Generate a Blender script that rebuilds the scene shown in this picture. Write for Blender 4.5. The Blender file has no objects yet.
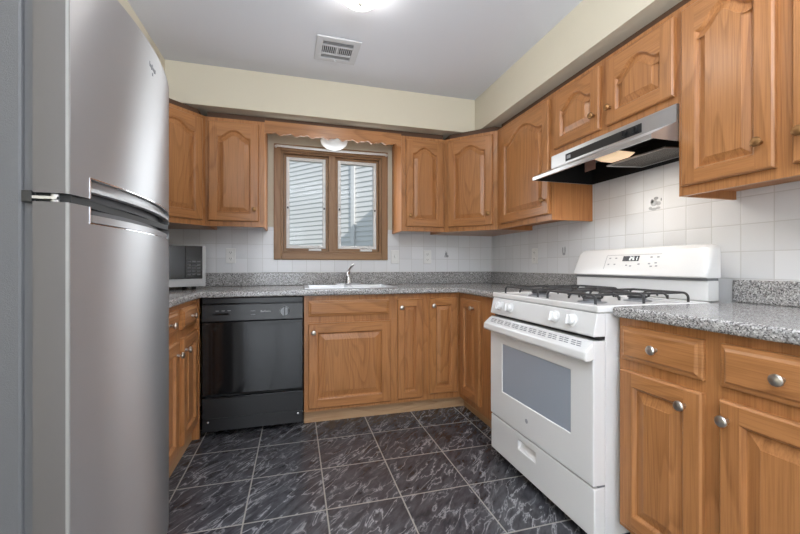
import bpy, bmesh, math, random
from mathutils import Vector, Matrix
C = bpy.context.scene.collection
sc = bpy.context.scene
PI = math.pi
random.seed(4)

# ------------------------------------------------------------------ camera, world, lights, exposure
cam_d = bpy.data.cameras.new('camera')
cam = bpy.data.objects.new('camera', cam_d)
C.objects.link(cam)
cam_d.sensor_width = 36.0
cam_d.lens = 373.1 / 800 * 36.0
cam_d.shift_y = -1.0 / 800
cam_d.clip_start = 0.02
cam.location = (-1.788, -3.151, 1.0707)
cam.rotation_euler = (PI / 2, 0, -math.radians(15.635))
sc.camera = cam

world = bpy.data.worlds.new('world')
sc.world = world
world.use_nodes = True
bg = world.node_tree.nodes['Background']
bg.inputs['Color'].default_value = (0.74, 0.85, 1.0, 1)
bg.inputs['Strength'].default_value = 0.6

sun_d = bpy.data.lights.new('sun', 'SUN')
sun_d.energy = 2.3
sun_d.angle = 0.009
sun_d.color = (1.0, 0.95, 0.88)
sun = bpy.data.objects.new('sun', sun_d)
C.objects.link(sun)
SUN = Vector((0.22, -0.85, 0.55)).normalized()
sun.rotation_euler = SUN.to_track_quat('Z', 'Y').to_euler()


def area(name, loc, rot, sx, sy, power, col=(1, 1, 1)):
    d = bpy.data.lights.new(name, 'AREA')
    d.shape = 'RECTANGLE'
    d.size = sx
    d.size_y = sy
    d.energy = power
    d.color = col
    o = bpy.data.objects.new(name, d)
    C.objects.link(o)
    o.location = loc
    o.rotation_euler = rot
    return o


# daylight through the patio door of the room behind the camera
area('patio_daylight', (-2.15, -5.86, 1.05), (PI / 2, 0, 0), 1.1, 1.95, 26, (0.88, 0.94, 1.0))
area('added_side_fill', (-0.02 + 1.25, -4.55, 1.45), (0, PI / 2, 0), 1.2, 1.5, 130, (0.88, 0.94, 1.0))  # added fill light from the unseen side opening, evens out the brightness
area('bounce_fill', (-1.5, -3.75, 1.60), (PI, 0, 0), 0.7, 0.7, 100, (0.90, 0.95, 1.0))  # added upward fill bounced off the ceiling, not a lamp of the room
area('kitchen_window_daylight', (-1.49, -0.035, 1.59), (-PI / 2, 0, 0), 0.70, 0.72, 5, (0.93, 0.97, 1.0))

sc.view_settings.view_transform = 'Standard'
sc.view_settings.look = 'None'
sc.view_settings.gamma = 1.0
sc.view_settings.use_curve_mapping = False
sc.view_settings.exposure = 0.5


# ------------------------------------------------------------------ materials
def new_mat(name):
    m = bpy.data.materials.new(name)
    m.use_nodes = True
    nt = m.node_tree
    b = nt.nodes['Principled BSDF']
    return m, nt, b


def lin(r, g, b):
    f = lambda c: (c / 255 / 12.92) if c / 255 <= 0.04045 else ((c / 255 + 0.055) / 1.055) ** 2.4
    return (f(r), f(g), f(b), 1)


def plain(name, col, rough=0.5, metal=0.0, spec=0.5, emit=None, es=0.0, coat=0.0, noise=0.0, nscale=40):
    m, nt, b = new_mat(name)
    b.inputs['Base Color'].default_value = col
    b.inputs['Roughness'].default_value = rough
    b.inputs['Metallic'].default_value = metal
    b.inputs['Specular IOR Level'].default_value = spec
    b.inputs['Coat Weight'].default_value = coat
    b.inputs['Coat Roughness'].default_value = 0.1
    if emit:
        b.inputs['Emission Color'].default_value = emit
        b.inputs['Emission Strength'].default_value = es
    if noise:
        n = nt.nodes.new('ShaderNodeTexNoise')
        n.inputs['Scale'].default_value = nscale
        n.inputs['Detail'].default_value = 3
        g = nt.nodes.new('ShaderNodeNewGeometry')
        nt.links.new(g.outputs['Position'], n.inputs['Vector'])
        bp = nt.nodes.new('ShaderNodeBump')
        bp.inputs['Strength'].default_value = noise
        bp.inputs['Distance'].default_value = 0.002
        nt.links.new(n.outputs['Fac'], bp.inputs['Height'])
        nt.links.new(bp.outputs['Normal'], b.inputs['Normal'])
    return m


class NT:
    """small helper for building shader graphs"""
    def __init__(self, nt):
        self.nt = nt

    def node(self, t, **kw):
        n = self.nt.nodes.new(t)
        for k, v in kw.items():
            if k.startswith('_'):
                setattr(n, k[1:], v)
        return n

    def link(self, a, b):
        self.nt.links.new(a, b)

    def pos(self, scale, loc=(0, 0, 0), rot=(0, 0, 0)):
        g = self.node('ShaderNodeNewGeometry')
        m = self.node('ShaderNodeMapping')
        m.inputs['Scale'].default_value = scale
        m.inputs['Location'].default_value = loc
        m.inputs['Rotation'].default_value = rot
        self.link(g.outputs['Position'], m.inputs['Vector'])
        return m.outputs['Vector']

    def noise(self, vec, scale, detail=3, rough=0.55, dist=0.0):
        n = self.node('ShaderNodeTexNoise')
        n.inputs['Scale'].default_value = scale
        n.inputs['Detail'].default_value = detail
        n.inputs['Roughness'].default_value = rough
        n.inputs['Distortion'].default_value = dist
        self.link(vec, n.inputs['Vector'])
        return n.outputs['Fac']

    def math(self, op, a, b=None, c=None):
        n = self.node('ShaderNodeMath')
        n.operation = op
        for i, x in enumerate((a, b, c)):
            if x is None:
                continue
            if isinstance(x, (int, float)):
                n.inputs[i].default_value = x
            else:
                self.link(x, n.inputs[i])
        return n.outputs[0]

    def ramp(self, fac, stops):
        r = self.node('ShaderNodeValToRGB')
        el = r.color_ramp.elements
        while len(el) < len(stops):
            el.new(0.5)
        for e, (p, c) in zip(el, stops):
            e.position = p
            e.color = c
        self.link(fac, r.inputs['Fac'])
        return r.outputs['Color']

    def mix(self, fac, a, b, mode='MIX'):
        n = self.node('ShaderNodeMix')
        n.data_type = 'RGBA'
        n.blend_type = mode
        for s, x in ((n.inputs[0], fac), (n.inputs[6], a), (n.inputs[7], b)):
            if isinstance(x, (int, float)):
                s.default_value = x
            elif isinstance(x, tuple):
                s.default_value = x
            else:
                self.link(x, s)
        return n.outputs[2]

    def bump(self, h, strength, dist=0.002):
        n = self.node('ShaderNodeBump')
        n.inputs['Strength'].default_value = strength
        n.inputs['Distance'].default_value = dist
        self.link(h, n.inputs['Height'])
        return n.outputs['Normal']


def oak(name, vertical, base, dark, rough=0.29):
    m, nt, b = new_mat(name)
    N = NT(nt)
    if vertical:
        s1, s2, s3 = (1, 1, 0.13), (1, 1, 0.02), (1, 1, 0.05)
    else:
        s1, s2, s3 = (0.13, 0.13, 1), (0.02, 0.02, 1), (0.05, 0.05, 1)
    n1 = N.noise(N.pos(s1), 4.5, 2, 0.45, 0.3)
    rings = N.math('FRACT', N.math('MULTIPLY', n1, 13.0))
    r2 = N.ramp(rings, [(0.0, (0, 0, 0, 1)), (0.62, (0.25, 0.25, 0.25, 1)), (0.9, (1, 1, 1, 1)), (1.0, (0.05, 0.05, 0.05, 1))])
    pores = N.noise(N.pos(s2), 230, 3, 0.6)
    pr = N.ramp(pores, [(0.42, (0, 0, 0, 1)), (0.68, (1, 1, 1, 1))])
    board = N.noise(N.pos(s3), 7.0, 1, 0.5)
    fac = N.math('ADD', N.math('MULTIPLY', r2, 0.50), N.math('MULTIPLY', pr, 0.50))
    col = N.mix(fac, base, dark)
    col = N.mix(N.math('MULTIPLY', board, 0.35), col, N.mix(0.5, base, (0.62, 0.37, 0.14, 1)))
    N.link(col, b.inputs['Base Color'])
    b.inputs['Roughness'].default_value = rough
    b.inputs['Specular IOR Level'].default_value = 0.45
    N.link(N.bump(pores, 0.12, 0.0008), b.inputs['Normal'])
    return m


OAKB = lin(176, 119, 73)
OAKD = lin(124, 74, 38)
M = {}
M['oak_v'] = oak('oak_vertical_grain', True, OAKB, OAKD)
M['oak_h'] = oak('oak_horizontal_grain', False, OAKB, OAKD)
M['oak_side'] = oak('oak_veneer_side', True, lin(182, 120, 72), lin(150, 92, 50), 0.45)
M['oak_dark'] = plain('unfinished_oak_strip', lin(86, 61, 44), 0.7, noise=0.3, nscale=120)
M['toe'] = oak('oak_toe_kick', False, lin(190, 156, 122), lin(160, 120, 84), 0.55)
M['window_wood'] = oak('window_wood', True, lin(146, 110, 78), lin(106, 76, 50), 0.4)
M['window_wood_h'] = oak('window_wood_horizontal', False, lin(146, 110, 78), lin(106, 76, 50), 0.4)
M['paint'] = plain('beige_wall_paint', lin(210, 202, 183), 0.75, noise=0.15, nscale=260)
M['ceiling'] = plain('white_ceiling_paint', lin(216, 218, 224), 0.8, noise=0.2, nscale=200)
M['white_wall'] = plain('grey_white_paint', lin(168, 163, 152), 0.8)
M['enamel'] = plain('white_enamel', lin(226, 226, 226), 0.22, spec=0.5, coat=0.3)
M['enamel_soft'] = plain('white_painted_side', lin(222, 222, 222), 0.35)
M['white_plastic'] = plain('white_plastic', lin(226, 226, 224), 0.4)
M['shadow_gap'] = plain('dark_gap', lin(40, 40, 42), 0.6)
M['grey_slot'] = plain('grey_slot', lin(120, 122, 126), 0.6)
M['oven_back'] = plain('grey_oven_lining', lin(150, 155, 164), 0.5)
M['iron'] = plain('black_cast_iron', lin(52, 52, 54), 0.5, noise=0.3, nscale=300)
M['black_gloss'] = plain('black_gloss_enamel', lin(22, 22, 23), 0.09, spec=0.6)
M['black_plastic'] = plain('black_plastic', lin(34, 34, 35), 0.3)
M['black_matte'] = plain('black_matte', lin(14, 14, 15), 0.6)
M['chrome'] = plain('chrome', (0.82, 0.82, 0.83, 1), 0.1, 1.0)
M['nickel'] = plain('brushed_nickel', (0.58, 0.54, 0.49, 1), 0.3, 1.0)
M['bronze'] = plain('antique_bronze', lin(150, 112, 72), 0.35, 0.85)
M['grey_body'] = plain('grey_textured_side', lin(84, 84, 86), 0.5, noise=0.5, nscale=500)
M['door_side'] = plain('grey_door_side', lin(84, 80, 78), 0.5)
M['door_edge'] = plain('door_edge_steel', lin(128, 126, 122), 0.5, 0.1)
M['label'] = plain('pinkish_wood_reflection', lin(186, 146, 132), 0.6)  # pinkish tone painted as oak reflected inside the hood
M['vent_paint'] = plain('grey_white_vent_paint', lin(198, 199, 202), 0.6)
M['gasket'] = plain('grey_gasket', lin(84, 84, 86), 0.6)
M['siding'] = plain('white_vinyl_siding', lin(222, 222, 220), 0.6)
M['motif'] = plain('grey_tile_print', lin(152, 154, 157), 0.35)
M['motif_light'] = plain('pale_grey_tile_print', lin(182, 184, 187), 0.35)
M['print'] = plain('grey_print', lin(150, 152, 156), 0.5)
M['silver_print'] = plain('silver_print', lin(170, 170, 170), 0.4)
M['display'] = plain('display_glass', lin(84, 86, 90), 0.2)
M['digits'] = plain('lit_digits', lin(235, 240, 240), 0.4, emit=(0.9, 1, 1, 1), es=0.6)
M['lens'] = plain('lit_lens', lin(240, 215, 180), 0.4, emit=(1.0, 0.70, 0.44, 1), es=0.36)
M['bowl'] = plain('frosted_glass_lit', (0.9, 0.9, 0.9, 1), 0.3, emit=(1.0, 0.97, 0.93, 1), es=15.0)
M['grass'] = plain('lawn', lin(120, 130, 90), 0.9, noise=0.5)
M['roofing'] = plain('grey_roofing', lin(110, 112, 118), 0.8)


def steel(name, axis, base, rough, streak=0.18):
    m, nt, b = new_mat(name)
    N = NT(nt)
    sc_ = {'h': (6, 6, 900), 'y': (900, 6, 900)}[axis]
    n = N.noise(N.pos(sc_), 1.0, 2, 0.6)
    big = N.noise(N.pos((2, 2, 1.2)), 2.5, 2, 0.5)
    N.link(N.mix(N.math('MULTIPLY', big, 0.25), base, tuple(0.8 * c for c in base[:3]) + (1,)), b.inputs['Base Color'])
    b.inputs['Metallic'].default_value = 0.78
    N.link(N.math('ADD', N.math('MULTIPLY', n, 0.10), rough - 0.05), b.inputs['Roughness'])
    N.link(N.bump(n, streak, 0.0006), b.inputs['Normal'])
    b.inputs['Anisotropic'].default_value = 0.97
    b.inputs['Anisotropic Rotation'].default_value = 0.25
    tg = N.node('ShaderNodeTangent')
    tg.direction_type = 'RADIAL'
    tg.axis = 'Z'
    N.link(tg.outputs[0], b.inputs['Tangent'])
    return m


M['steel'] = steel('brushed_stainless', 'h', (0.49, 0.49, 0.50, 1), 0.44)
M['steel_hood'] = steel('hood_stainless', 'h', (0.62, 0.62, 0.62, 1), 0.30, 0.03)
M['steel_sink'] = plain('sink_stainless', (0.58, 0.58, 0.59, 1), 0.3, 1.0)


def granite():
    m, nt, b = new_mat('speckled_granite')
    N = NT(nt)
    v = N.node('ShaderNodeTexVoronoi')
    v.inputs['Scale'].default_value = 260
    N.link(N.pos((1, 1, 1)), v.inputs['Vector'])
    sep = N.node('ShaderNodeSeparateColor')
    N.link(v.outputs['Color'], sep.inputs['Color'])
    c = N.ramp(sep.outputs[0], [(0.0, lin(72, 71, 72)), (0.16, lin(108, 106, 106)), (0.40, lin(148, 147, 147)), (0.72, lin(170, 169, 168)), (1.0, lin(212, 211, 209))])
    sp = N.noise(N.pos((1, 1, 1)), 90, 2, 0.5)
    warm = N.ramp(sp, [(0.5, (0, 0, 0, 1)), (0.7, (1, 1, 1, 1))])
    c = N.mix(N.math('MULTIPLY', warm, 0.22), c, lin(128, 112, 100))
    N.link(c, b.inputs['Base Color'])
    b.inputs['Roughness'].default_value = 0.16
    b.inputs['Specular IOR Level'].default_value = 0.5
    return m


M['granite'] = granite()


def wall_tile(name, along):
    """white glazed tiles on a 110 mm grid; the courses start at the top of the counter lip"""
    m, nt, b = new_mat(name)
    N = NT(nt)
    g = N.node('ShaderNodeNewGeometry')
    s = N.node('ShaderNodeSeparateXYZ')
    N.link(g.outputs['Position'], s.inputs[0])
    p = 0.1125
    outs = []
    idx = []
    for o, off in ((s.outputs[along], 3.0 * p * 10 + 0.015), (s.outputs[2], -1.018 + 10 * p)):
        t = N.math('DIVIDE', N.math('ADD', o, off), p)
        f = N.math('FRACT', t)
        idx.append(N.math('FLOOR', t))
        d = N.math('MINIMUM', f, N.math('SUBTRACT', 1.0, f))
        outs.append(d)
    e = N.math('MINIMUM', outs[0], outs[1])
    h = N.ramp(e, [(0.0, (0, 0, 0, 1)), (0.012, (0.1, 0.1, 0.1, 1)), (0.045, (1, 1, 1, 1))])
    rnd = N.math('FRACT', N.math('MULTIPLY', N.math('SINE', N.math('ADD', N.math('MULTIPLY', idx[0], 12.98), N.math('MULTIPLY', idx[1], 78.2))), 43758.5))
    tile = N.mix(rnd, lin(218, 219, 221), lin(226, 227, 229))
    col = N.mix(N.ramp(e, [(0.010, (0, 0, 0, 1)), (0.02, (1, 1, 1, 1))]), lin(204, 204, 203), tile)
    N.link(col, b.inputs['Base Color'])
    b.inputs['Roughness'].default_value = 0.22
    N.link(N.bump(h, 0.25, 0.002), b.inputs['Normal'])
    return m


M['tile_back'] = wall_tile('white_tile_back', 0)
M['tile_right'] = wall_tile('white_tile_right', 1)


def floor_tile():
    m, nt, b = new_mat('dark_marbled_floor_tile')
    N = NT(nt)
    g = N.node('ShaderNodeNewGeometry')
    s = N.node('ShaderNodeSeparateXYZ')
    N.link(g.outputs['Position'], s.inputs[0])
    T = 0.3421
    ds, ids = [], []
    for o, off in ((s.outputs[0], 1.9985 + 20 * T), (s.outputs[1], 0.8007 + 30 * T)):
        t = N.math('DIVIDE', N.math('ADD', o, off), T)
        f = N.math('FRACT', t)
        ids.append(N.math('FLOOR', t))
        ds.append(N.math('MINIMUM', f, N.math('SUBTRACT', 1.0, f)))
    e = N.math('MINIMUM', ds[0], ds[1])
    grout = N.ramp(e, [(0.006, (0, 0, 0, 1)), (0.0105, (1, 1, 1, 1))])
    # each tile gets its own shift of the marbling
    comb = N.node('ShaderNodeCombineXYZ')
    N.link(N.math('MULTIPLY', N.math('SINE', N.math('ADD', N.math('MULTIPLY', ids[0], 12.9), N.math('MULTIPLY', ids[1], 4.1))), 7.0), comb.inputs[0])
    N.link(N.math('MULTIPLY', N.math('SINE', N.math('ADD', N.math('MULTIPLY', ids[0], 3.7), N.math('MULTIPLY', ids[1], 9.3))), 7.0), comb.inputs[1])
    add = N.node('ShaderNodeVectorMath')
    add.operation = 'ADD'
    N.link(g.outputs['Position'], add.inputs[0])
    N.link(comb.outputs[0], add.inputs[1])
    mr = N.node('ShaderNodeMapping')
    mr.inputs['Rotation'].default_value = (0, 0, -0.85)
    N.link(add.outputs[0], mr.inputs['Vector'])
    mp = N.node('ShaderNodeMapping')
    mp.inputs['Scale'].default_value = (0.8, 2.4, 1.0)
    N.link(mr.outputs[0], mp.inputs['Vector'])
    n1 = N.noise(mp.outputs[0], 7.5, 4, 0.55, 0.5)
    vein = N.math('ABSOLUTE', N.math('SUBTRACT', n1, 0.5))
    v1 = N.ramp(vein, [(0.0, (1, 1, 1, 1)), (0.006, (0.75, 0.75, 0.75, 1)), (0.022, (0.12, 0.12, 0.12, 1)), (0.06, (0, 0, 0, 1))])
    n2 = N.noise(mp.outputs[0], 3.2, 4, 0.6, 0.6)
    msk = N.ramp(n2, [(0.36, (0, 0, 0, 1)), (0.6, (1, 1, 1, 1))])
    cloud = N.noise(mp.outputs[0], 12, 4, 0.6, 0.3)
    base = N.mix(N.ramp(cloud, [(0.35, (0, 0, 0, 1)), (0.75, (1, 1, 1, 1))]), lin(46, 46, 50), lin(86, 86, 91))
    col = N.mix(N.math('MULTIPLY', N.math('MULTIPLY', v1, msk), 0.7), base, lin(186, 186, 190))
    col = N.mix(grout, lin(150, 147, 140), col)
    N.link(col, b.inputs['Base Color'])
    N.link(N.math('SUBTRACT', 0.55, N.math('MULTIPLY', grout, 0.30)), b.inputs['Roughness'])
    N.link(N.bump(grout, 0.4, 0.002), b.inputs['Normal'])
    return m


M['floor'] = floor_tile()


def filter_mesh():
    m, nt, b = new_mat('aluminium_filter_mesh')
    N = NT(nt)
    g = N.node('ShaderNodeNewGeometry')
    s = N.node('ShaderNodeSeparateXYZ')
    N.link(g.outputs['Position'], s.inputs[0])
    h = N.math('MULTIPLY', N.math('SINE', N.math('MULTIPLY', s.outputs[0], 1100)), N.math('SINE', N.math('MULTIPLY', s.outputs[1], 1100)))
    c = N.ramp(h, [(0.0, lin(66, 63, 60)), (0.6, lin(140, 136, 130))])
    N.link(c, b.inputs['Base Color'])
    b.inputs['Metallic'].default_value = 0.6
    b.inputs['Roughness'].default_value = 0.5
    N.link(N.bump(h, 0.5, 0.001), b.inputs['Normal'])
    return m


M['filter'] = filter_mesh()


def glass(name, tint, clear):
    m, nt, b = new_mat(name)
    nt.nodes.remove(b)
    N = NT(nt)
    out = nt.nodes['Material Output']
    tr = N.node('ShaderNodeBsdfTransparent')
    tr.inputs[0].default_value = tint
    gl = N.node('ShaderNodeBsdfGlossy')
    gl.inputs['Roughness'].default_value = 0.02
    fr = N.node('ShaderNodeFresnel')
    fr.inputs[0].default_value = 1.18
    mx = N.node('ShaderNodeMixShader')
    N.link(fr.outputs[0], mx.inputs[0])
    N.link(tr.outputs[0], mx.inputs[1])
    N.link(gl.outputs[0], mx.inputs[2])
    if clear < 1:
        df = N.node('ShaderNodeBsdfPrincipled')
        df.inputs['Base Color'].default_value = lin(190, 199, 212)
        df.inputs['Roughness'].default_value = 0.2
        m2 = N.node('ShaderNodeMixShader')
        m2.inputs[0].default_value = clear
        N.link(df.outputs[0], m2.inputs[1])
        N.link(mx.outputs[0], m2.inputs[2])
        N.link(m2.outputs[0], out.inputs['Surface'])
    else:
        N.link(mx.outputs[0], out.inputs['Surface'])
    return m


M['glass'] = glass('clear_window_glass', (0.95, 0.96, 0.97, 1), 1)
M['oven_glass'] = glass('grey_oven_glass', (0.9, 0.92, 0.95, 1), 0.40)


# ------------------------------------------------------------------ mesh helpers
class MB:
    """collects geometry, each piece with its own material; build() links it as ONE mesh object"""
    def __init__(self):
        self.v = []
        self.f = []
        self.m = []
        self.mats = []

    def mi(self, mat):
        if mat not in self.mats:
            self.mats.append(mat)
        return self.mats.index(mat)

    def face(self, pts, mat):
        i = len(self.v)
        self.v += [tuple(p) for p in pts]
        self.f.append(tuple(range(i, i + len(pts))))
        self.m.append(self.mi(mat))

    def add(self, verts, faces, mat):
        i = len(self.v)
        self.v += [tuple(p) for p in verts]
        k = self.mi(mat)
        for f in faces:
            self.f.append(tuple(a + i for a in f))
            self.m.append(k)

    def box(self, x0, x1, y0, y1, z0, z1, mat):
        v = [(x0, y0, z0), (x1, y0, z0), (x1, y1, z0), (x0, y1, z0), (x0, y0, z1), (x1, y0, z1), (x1, y1, z1), (x0, y1, z1)]
        self.add(v, [(0, 3, 2, 1), (4, 5, 6, 7), (0, 1, 5, 4), (1, 2, 6, 5), (2, 3, 7, 6), (3, 0, 4, 7)], mat)

    def prism(self, poly, z0, z1, mat):
        """poly counter-clockwise in xy, extruded in z"""
        n = len(poly)
        v = [(x, y, z0) for x, y in poly] + [(x, y, z1) for x, y in poly]
        fs = [tuple(reversed(range(n))), tuple(range(n, 2 * n))]
        fs += [(i, (i + 1) % n, n + (i + 1) % n, n + i) for i in range(n)]
        self.add(v, fs, mat)

    def prism_axis(self, poly, a0, a1, mat, axis='x'):
        """poly in (y,z) extruded along x, or in (x,z) extruded along y"""
        n = len(poly)
        if axis == 'x':
            v = [(a0, p, q) for p, q in poly] + [(a1, p, q) for p, q in poly]
        else:
            v = [(p, a0, q) for p, q in poly] + [(p, a1, q) for p, q in poly]
        fs = [tuple(reversed(range(n))), tuple(range(n, 2 * n))]
        fs += [(i, (i + 1) % n, n + (i + 1) % n, n + i) for i in range(n)]
        self.add(v, fs, mat)

    def lathe(self, prof, origin, axis, mat, n=20, cap=True):
        """prof: list of (radius, distance along axis)"""
        ax = Vector(axis).normalized()
        t = Vector((0, 0, 1)) if abs(ax.z) < 0.9 else Vector((1, 0, 0))
        u = ax.cross(t).normalized()
        w = ax.cross(u)
        o = Vector(origin)
        v, f = [], []
        for r, h in prof:
            for k in range(n):
                a = 2 * PI * k / n
                v.append(o + ax * h + u * (r * math.cos(a)) + w * (r * math.sin(a)))
        for j in range(len(prof) - 1):
            for k in range(n):
                k2 = (k + 1) % n
                f.append((j * n + k, j * n + k2, (j + 1) * n + k2, (j + 1) * n + k))
        if cap:
            f.append(tuple(reversed(range(n))))
            f.append(tuple(range((len(prof) - 1) * n, len(prof) * n)))
        self.add(v, f, mat)

    def tube(self, pts, r, mat, n=8):
        P = [Vector(p) for p in pts]
        v, f = [], []
        prev = None
        for i, p in enumerate(P):
            d = (P[min(i + 1, len(P) - 1)] - P[max(i - 1, 0)]).normalized()
            if prev is None:
                t = Vector((0, 0, 1)) if abs(d.z) < 0.9 else Vector((1, 0, 0))
                u = d.cross(t).normalized()
            else:
                u = (prev - d * prev.dot(d)).normalized()
            prev = u
            w = d.cross(u)
            for k in range(n):
                a = 2 * PI * k / n
                v.append(p + u * (r * math.cos(a)) + w * (r * math.sin(a)))
        for j in range(len(P) - 1):
            for k in range(n):
                k2 = (k + 1) % n
                f.append((j * n + k, j * n + k2, (j + 1) * n + k2, (j + 1) * n + k))
        f.append(tuple(reversed(range(n))))
        f.append(tuple(range((len(P) - 1) * n, len(P) * n)))
        self.add(v, f, mat)

    def cells(self, xs, ys, filled, z0, z1, mat):
        """a slab made of grid cells, welded, with side walls only on its outline"""
        idx = {}
        v, f = [], []

        def vid(i, j, top):
            k = (i, j, top)
            if k not in idx:
                idx[k] = len(v)
                v.append((xs[i], ys[j], z1 if top else z0))
            return idx[k]
        nx, ny = len(xs) - 1, len(ys) - 1
        F = lambda i, j: 0 <= i < nx and 0 <= j < ny and filled(i, j)
        for i in range(nx):
            for j in range(ny):
                if not F(i, j):
                    continue
                f.append((vid(i, j, 1), vid(i + 1, j, 1), vid(i + 1, j + 1, 1), vid(i, j + 1, 1)))
                f.append((vid(i, j, 0), vid(i, j + 1, 0), vid(i + 1, j + 1, 0), vid(i + 1, j, 0)))
                if not F(i, j - 1):
                    f.append((vid(i, j, 0), vid(i + 1, j, 0), vid(i + 1, j, 1), vid(i, j, 1)))
                if not F(i, j + 1):
                    f.append((vid(i + 1, j + 1, 0), vid(i, j + 1, 0), vid(i, j + 1, 1), vid(i + 1, j + 1, 1)))
                if not F(i - 1, j):
                    f.append((vid(i, j + 1, 0), vid(i, j, 0), vid(i, j, 1), vid(i, j + 1, 1)))
                if not F(i + 1, j):
                    f.append((vid(i + 1, j, 0), vid(i + 1, j + 1, 0), vid(i + 1, j + 1, 1), vid(i + 1, j, 1)))
        self.add(v, f, mat)

    def build(self, name, parent=None, bevel=0.0, seg=2, smooth=False, loc=None, weld=False, fix=False, angle=35):
        me = bpy.data.meshes.new(name)
        me.from_pydata(self.v, [], self.f)
        for m in self.mats:
            me.materials.append(M[m])
        me.polygons.foreach_set('material_index', self.m)
        if weld or fix:
            bm = bmesh.new()
            bm.from_mesh(me)
            if weld:
                bmesh.ops.remove_doubles(bm, verts=bm.verts, dist=1e-5)
            if fix:
                bmesh.ops.recalc_face_normals(bm, faces=bm.faces)
            bm.to_mesh(me)
            bm.free()
        if smooth:
            for p in me.polygons:
                p.use_smooth = True
            try:
                me.set_sharp_from_angle(angle=math.radians(angle))
            except Exception:
                pass
        me.update()
        o = bpy.data.objects.new(name, me)
        C.objects.link(o)
        if parent:
            o.parent = parent
        if loc:
            o.location = loc
        if bevel:
            b = o.modifiers.new('bevel', 'BEVEL')
            b.width = bevel
            b.segments = seg
            b.limit_method = 'ANGLE'
            b.angle_limit = math.radians(35)
            b.harden_normals = False
        return o


def tag(o, label, cat, group=None):
    o['label'] = label
    o['category'] = cat
    if group:
        o['group'] = group
    return o


def thing(name, label, cat, loc=(0, 0, 0), rz=0.0, group=None):
    o = bpy.data.objects.new(name, None)
    o.empty_display_size = 0.1
    C.objects.link(o)
    o.location = loc
    o.rotation_euler = (0, 0, rz)
    return tag(o, label, cat, group)


def struct(o):
    o['kind'] = 'structure'
    return o


def inset(loop, d):
    """offset a counter-clockwise 2D loop inwards by d"""
    n = len(loop)
    out = []
    for i in range(n):
        p0, p1, p2 = Vector(loop[i - 1]), Vector(loop[i]), Vector(loop[(i + 1) % n])
        a = (p1 - p0).normalized()
        b = (p2 - p1).normalized()
        na, nb = Vector((-a.y, a.x)), Vector((-b.y, b.x))
        k = (na + nb)
        k = k / max(0.25, k.length_squared / 2)
        out.append(tuple(p1 + k * d))
    return out


# ------------------------------------------------------------------ cabinet fronts
T_DOOR = 0.020


def knob_on(parent, x, z, y=-T_DOOR, mat='nickel', s=1.0):
    b = MB()
    b.lathe([(0.0075 * s, 0), (0.0065 * s, 0.006 * s), (0.006 * s, 0.013 * s), (0.011 * s, 0.016 * s), (0.0155 * s, 0.020 * s), (0.016 * s, 0.024 * s),
             (0.0135 * s, 0.028 * s), (0.007 * s, 0.0305 * s), (0.001, 0.031 * s)], (x, y - 0.0002, z), (0, -1, 0), mat, 18)
    return b.build('knob', parent, smooth=True)


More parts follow.
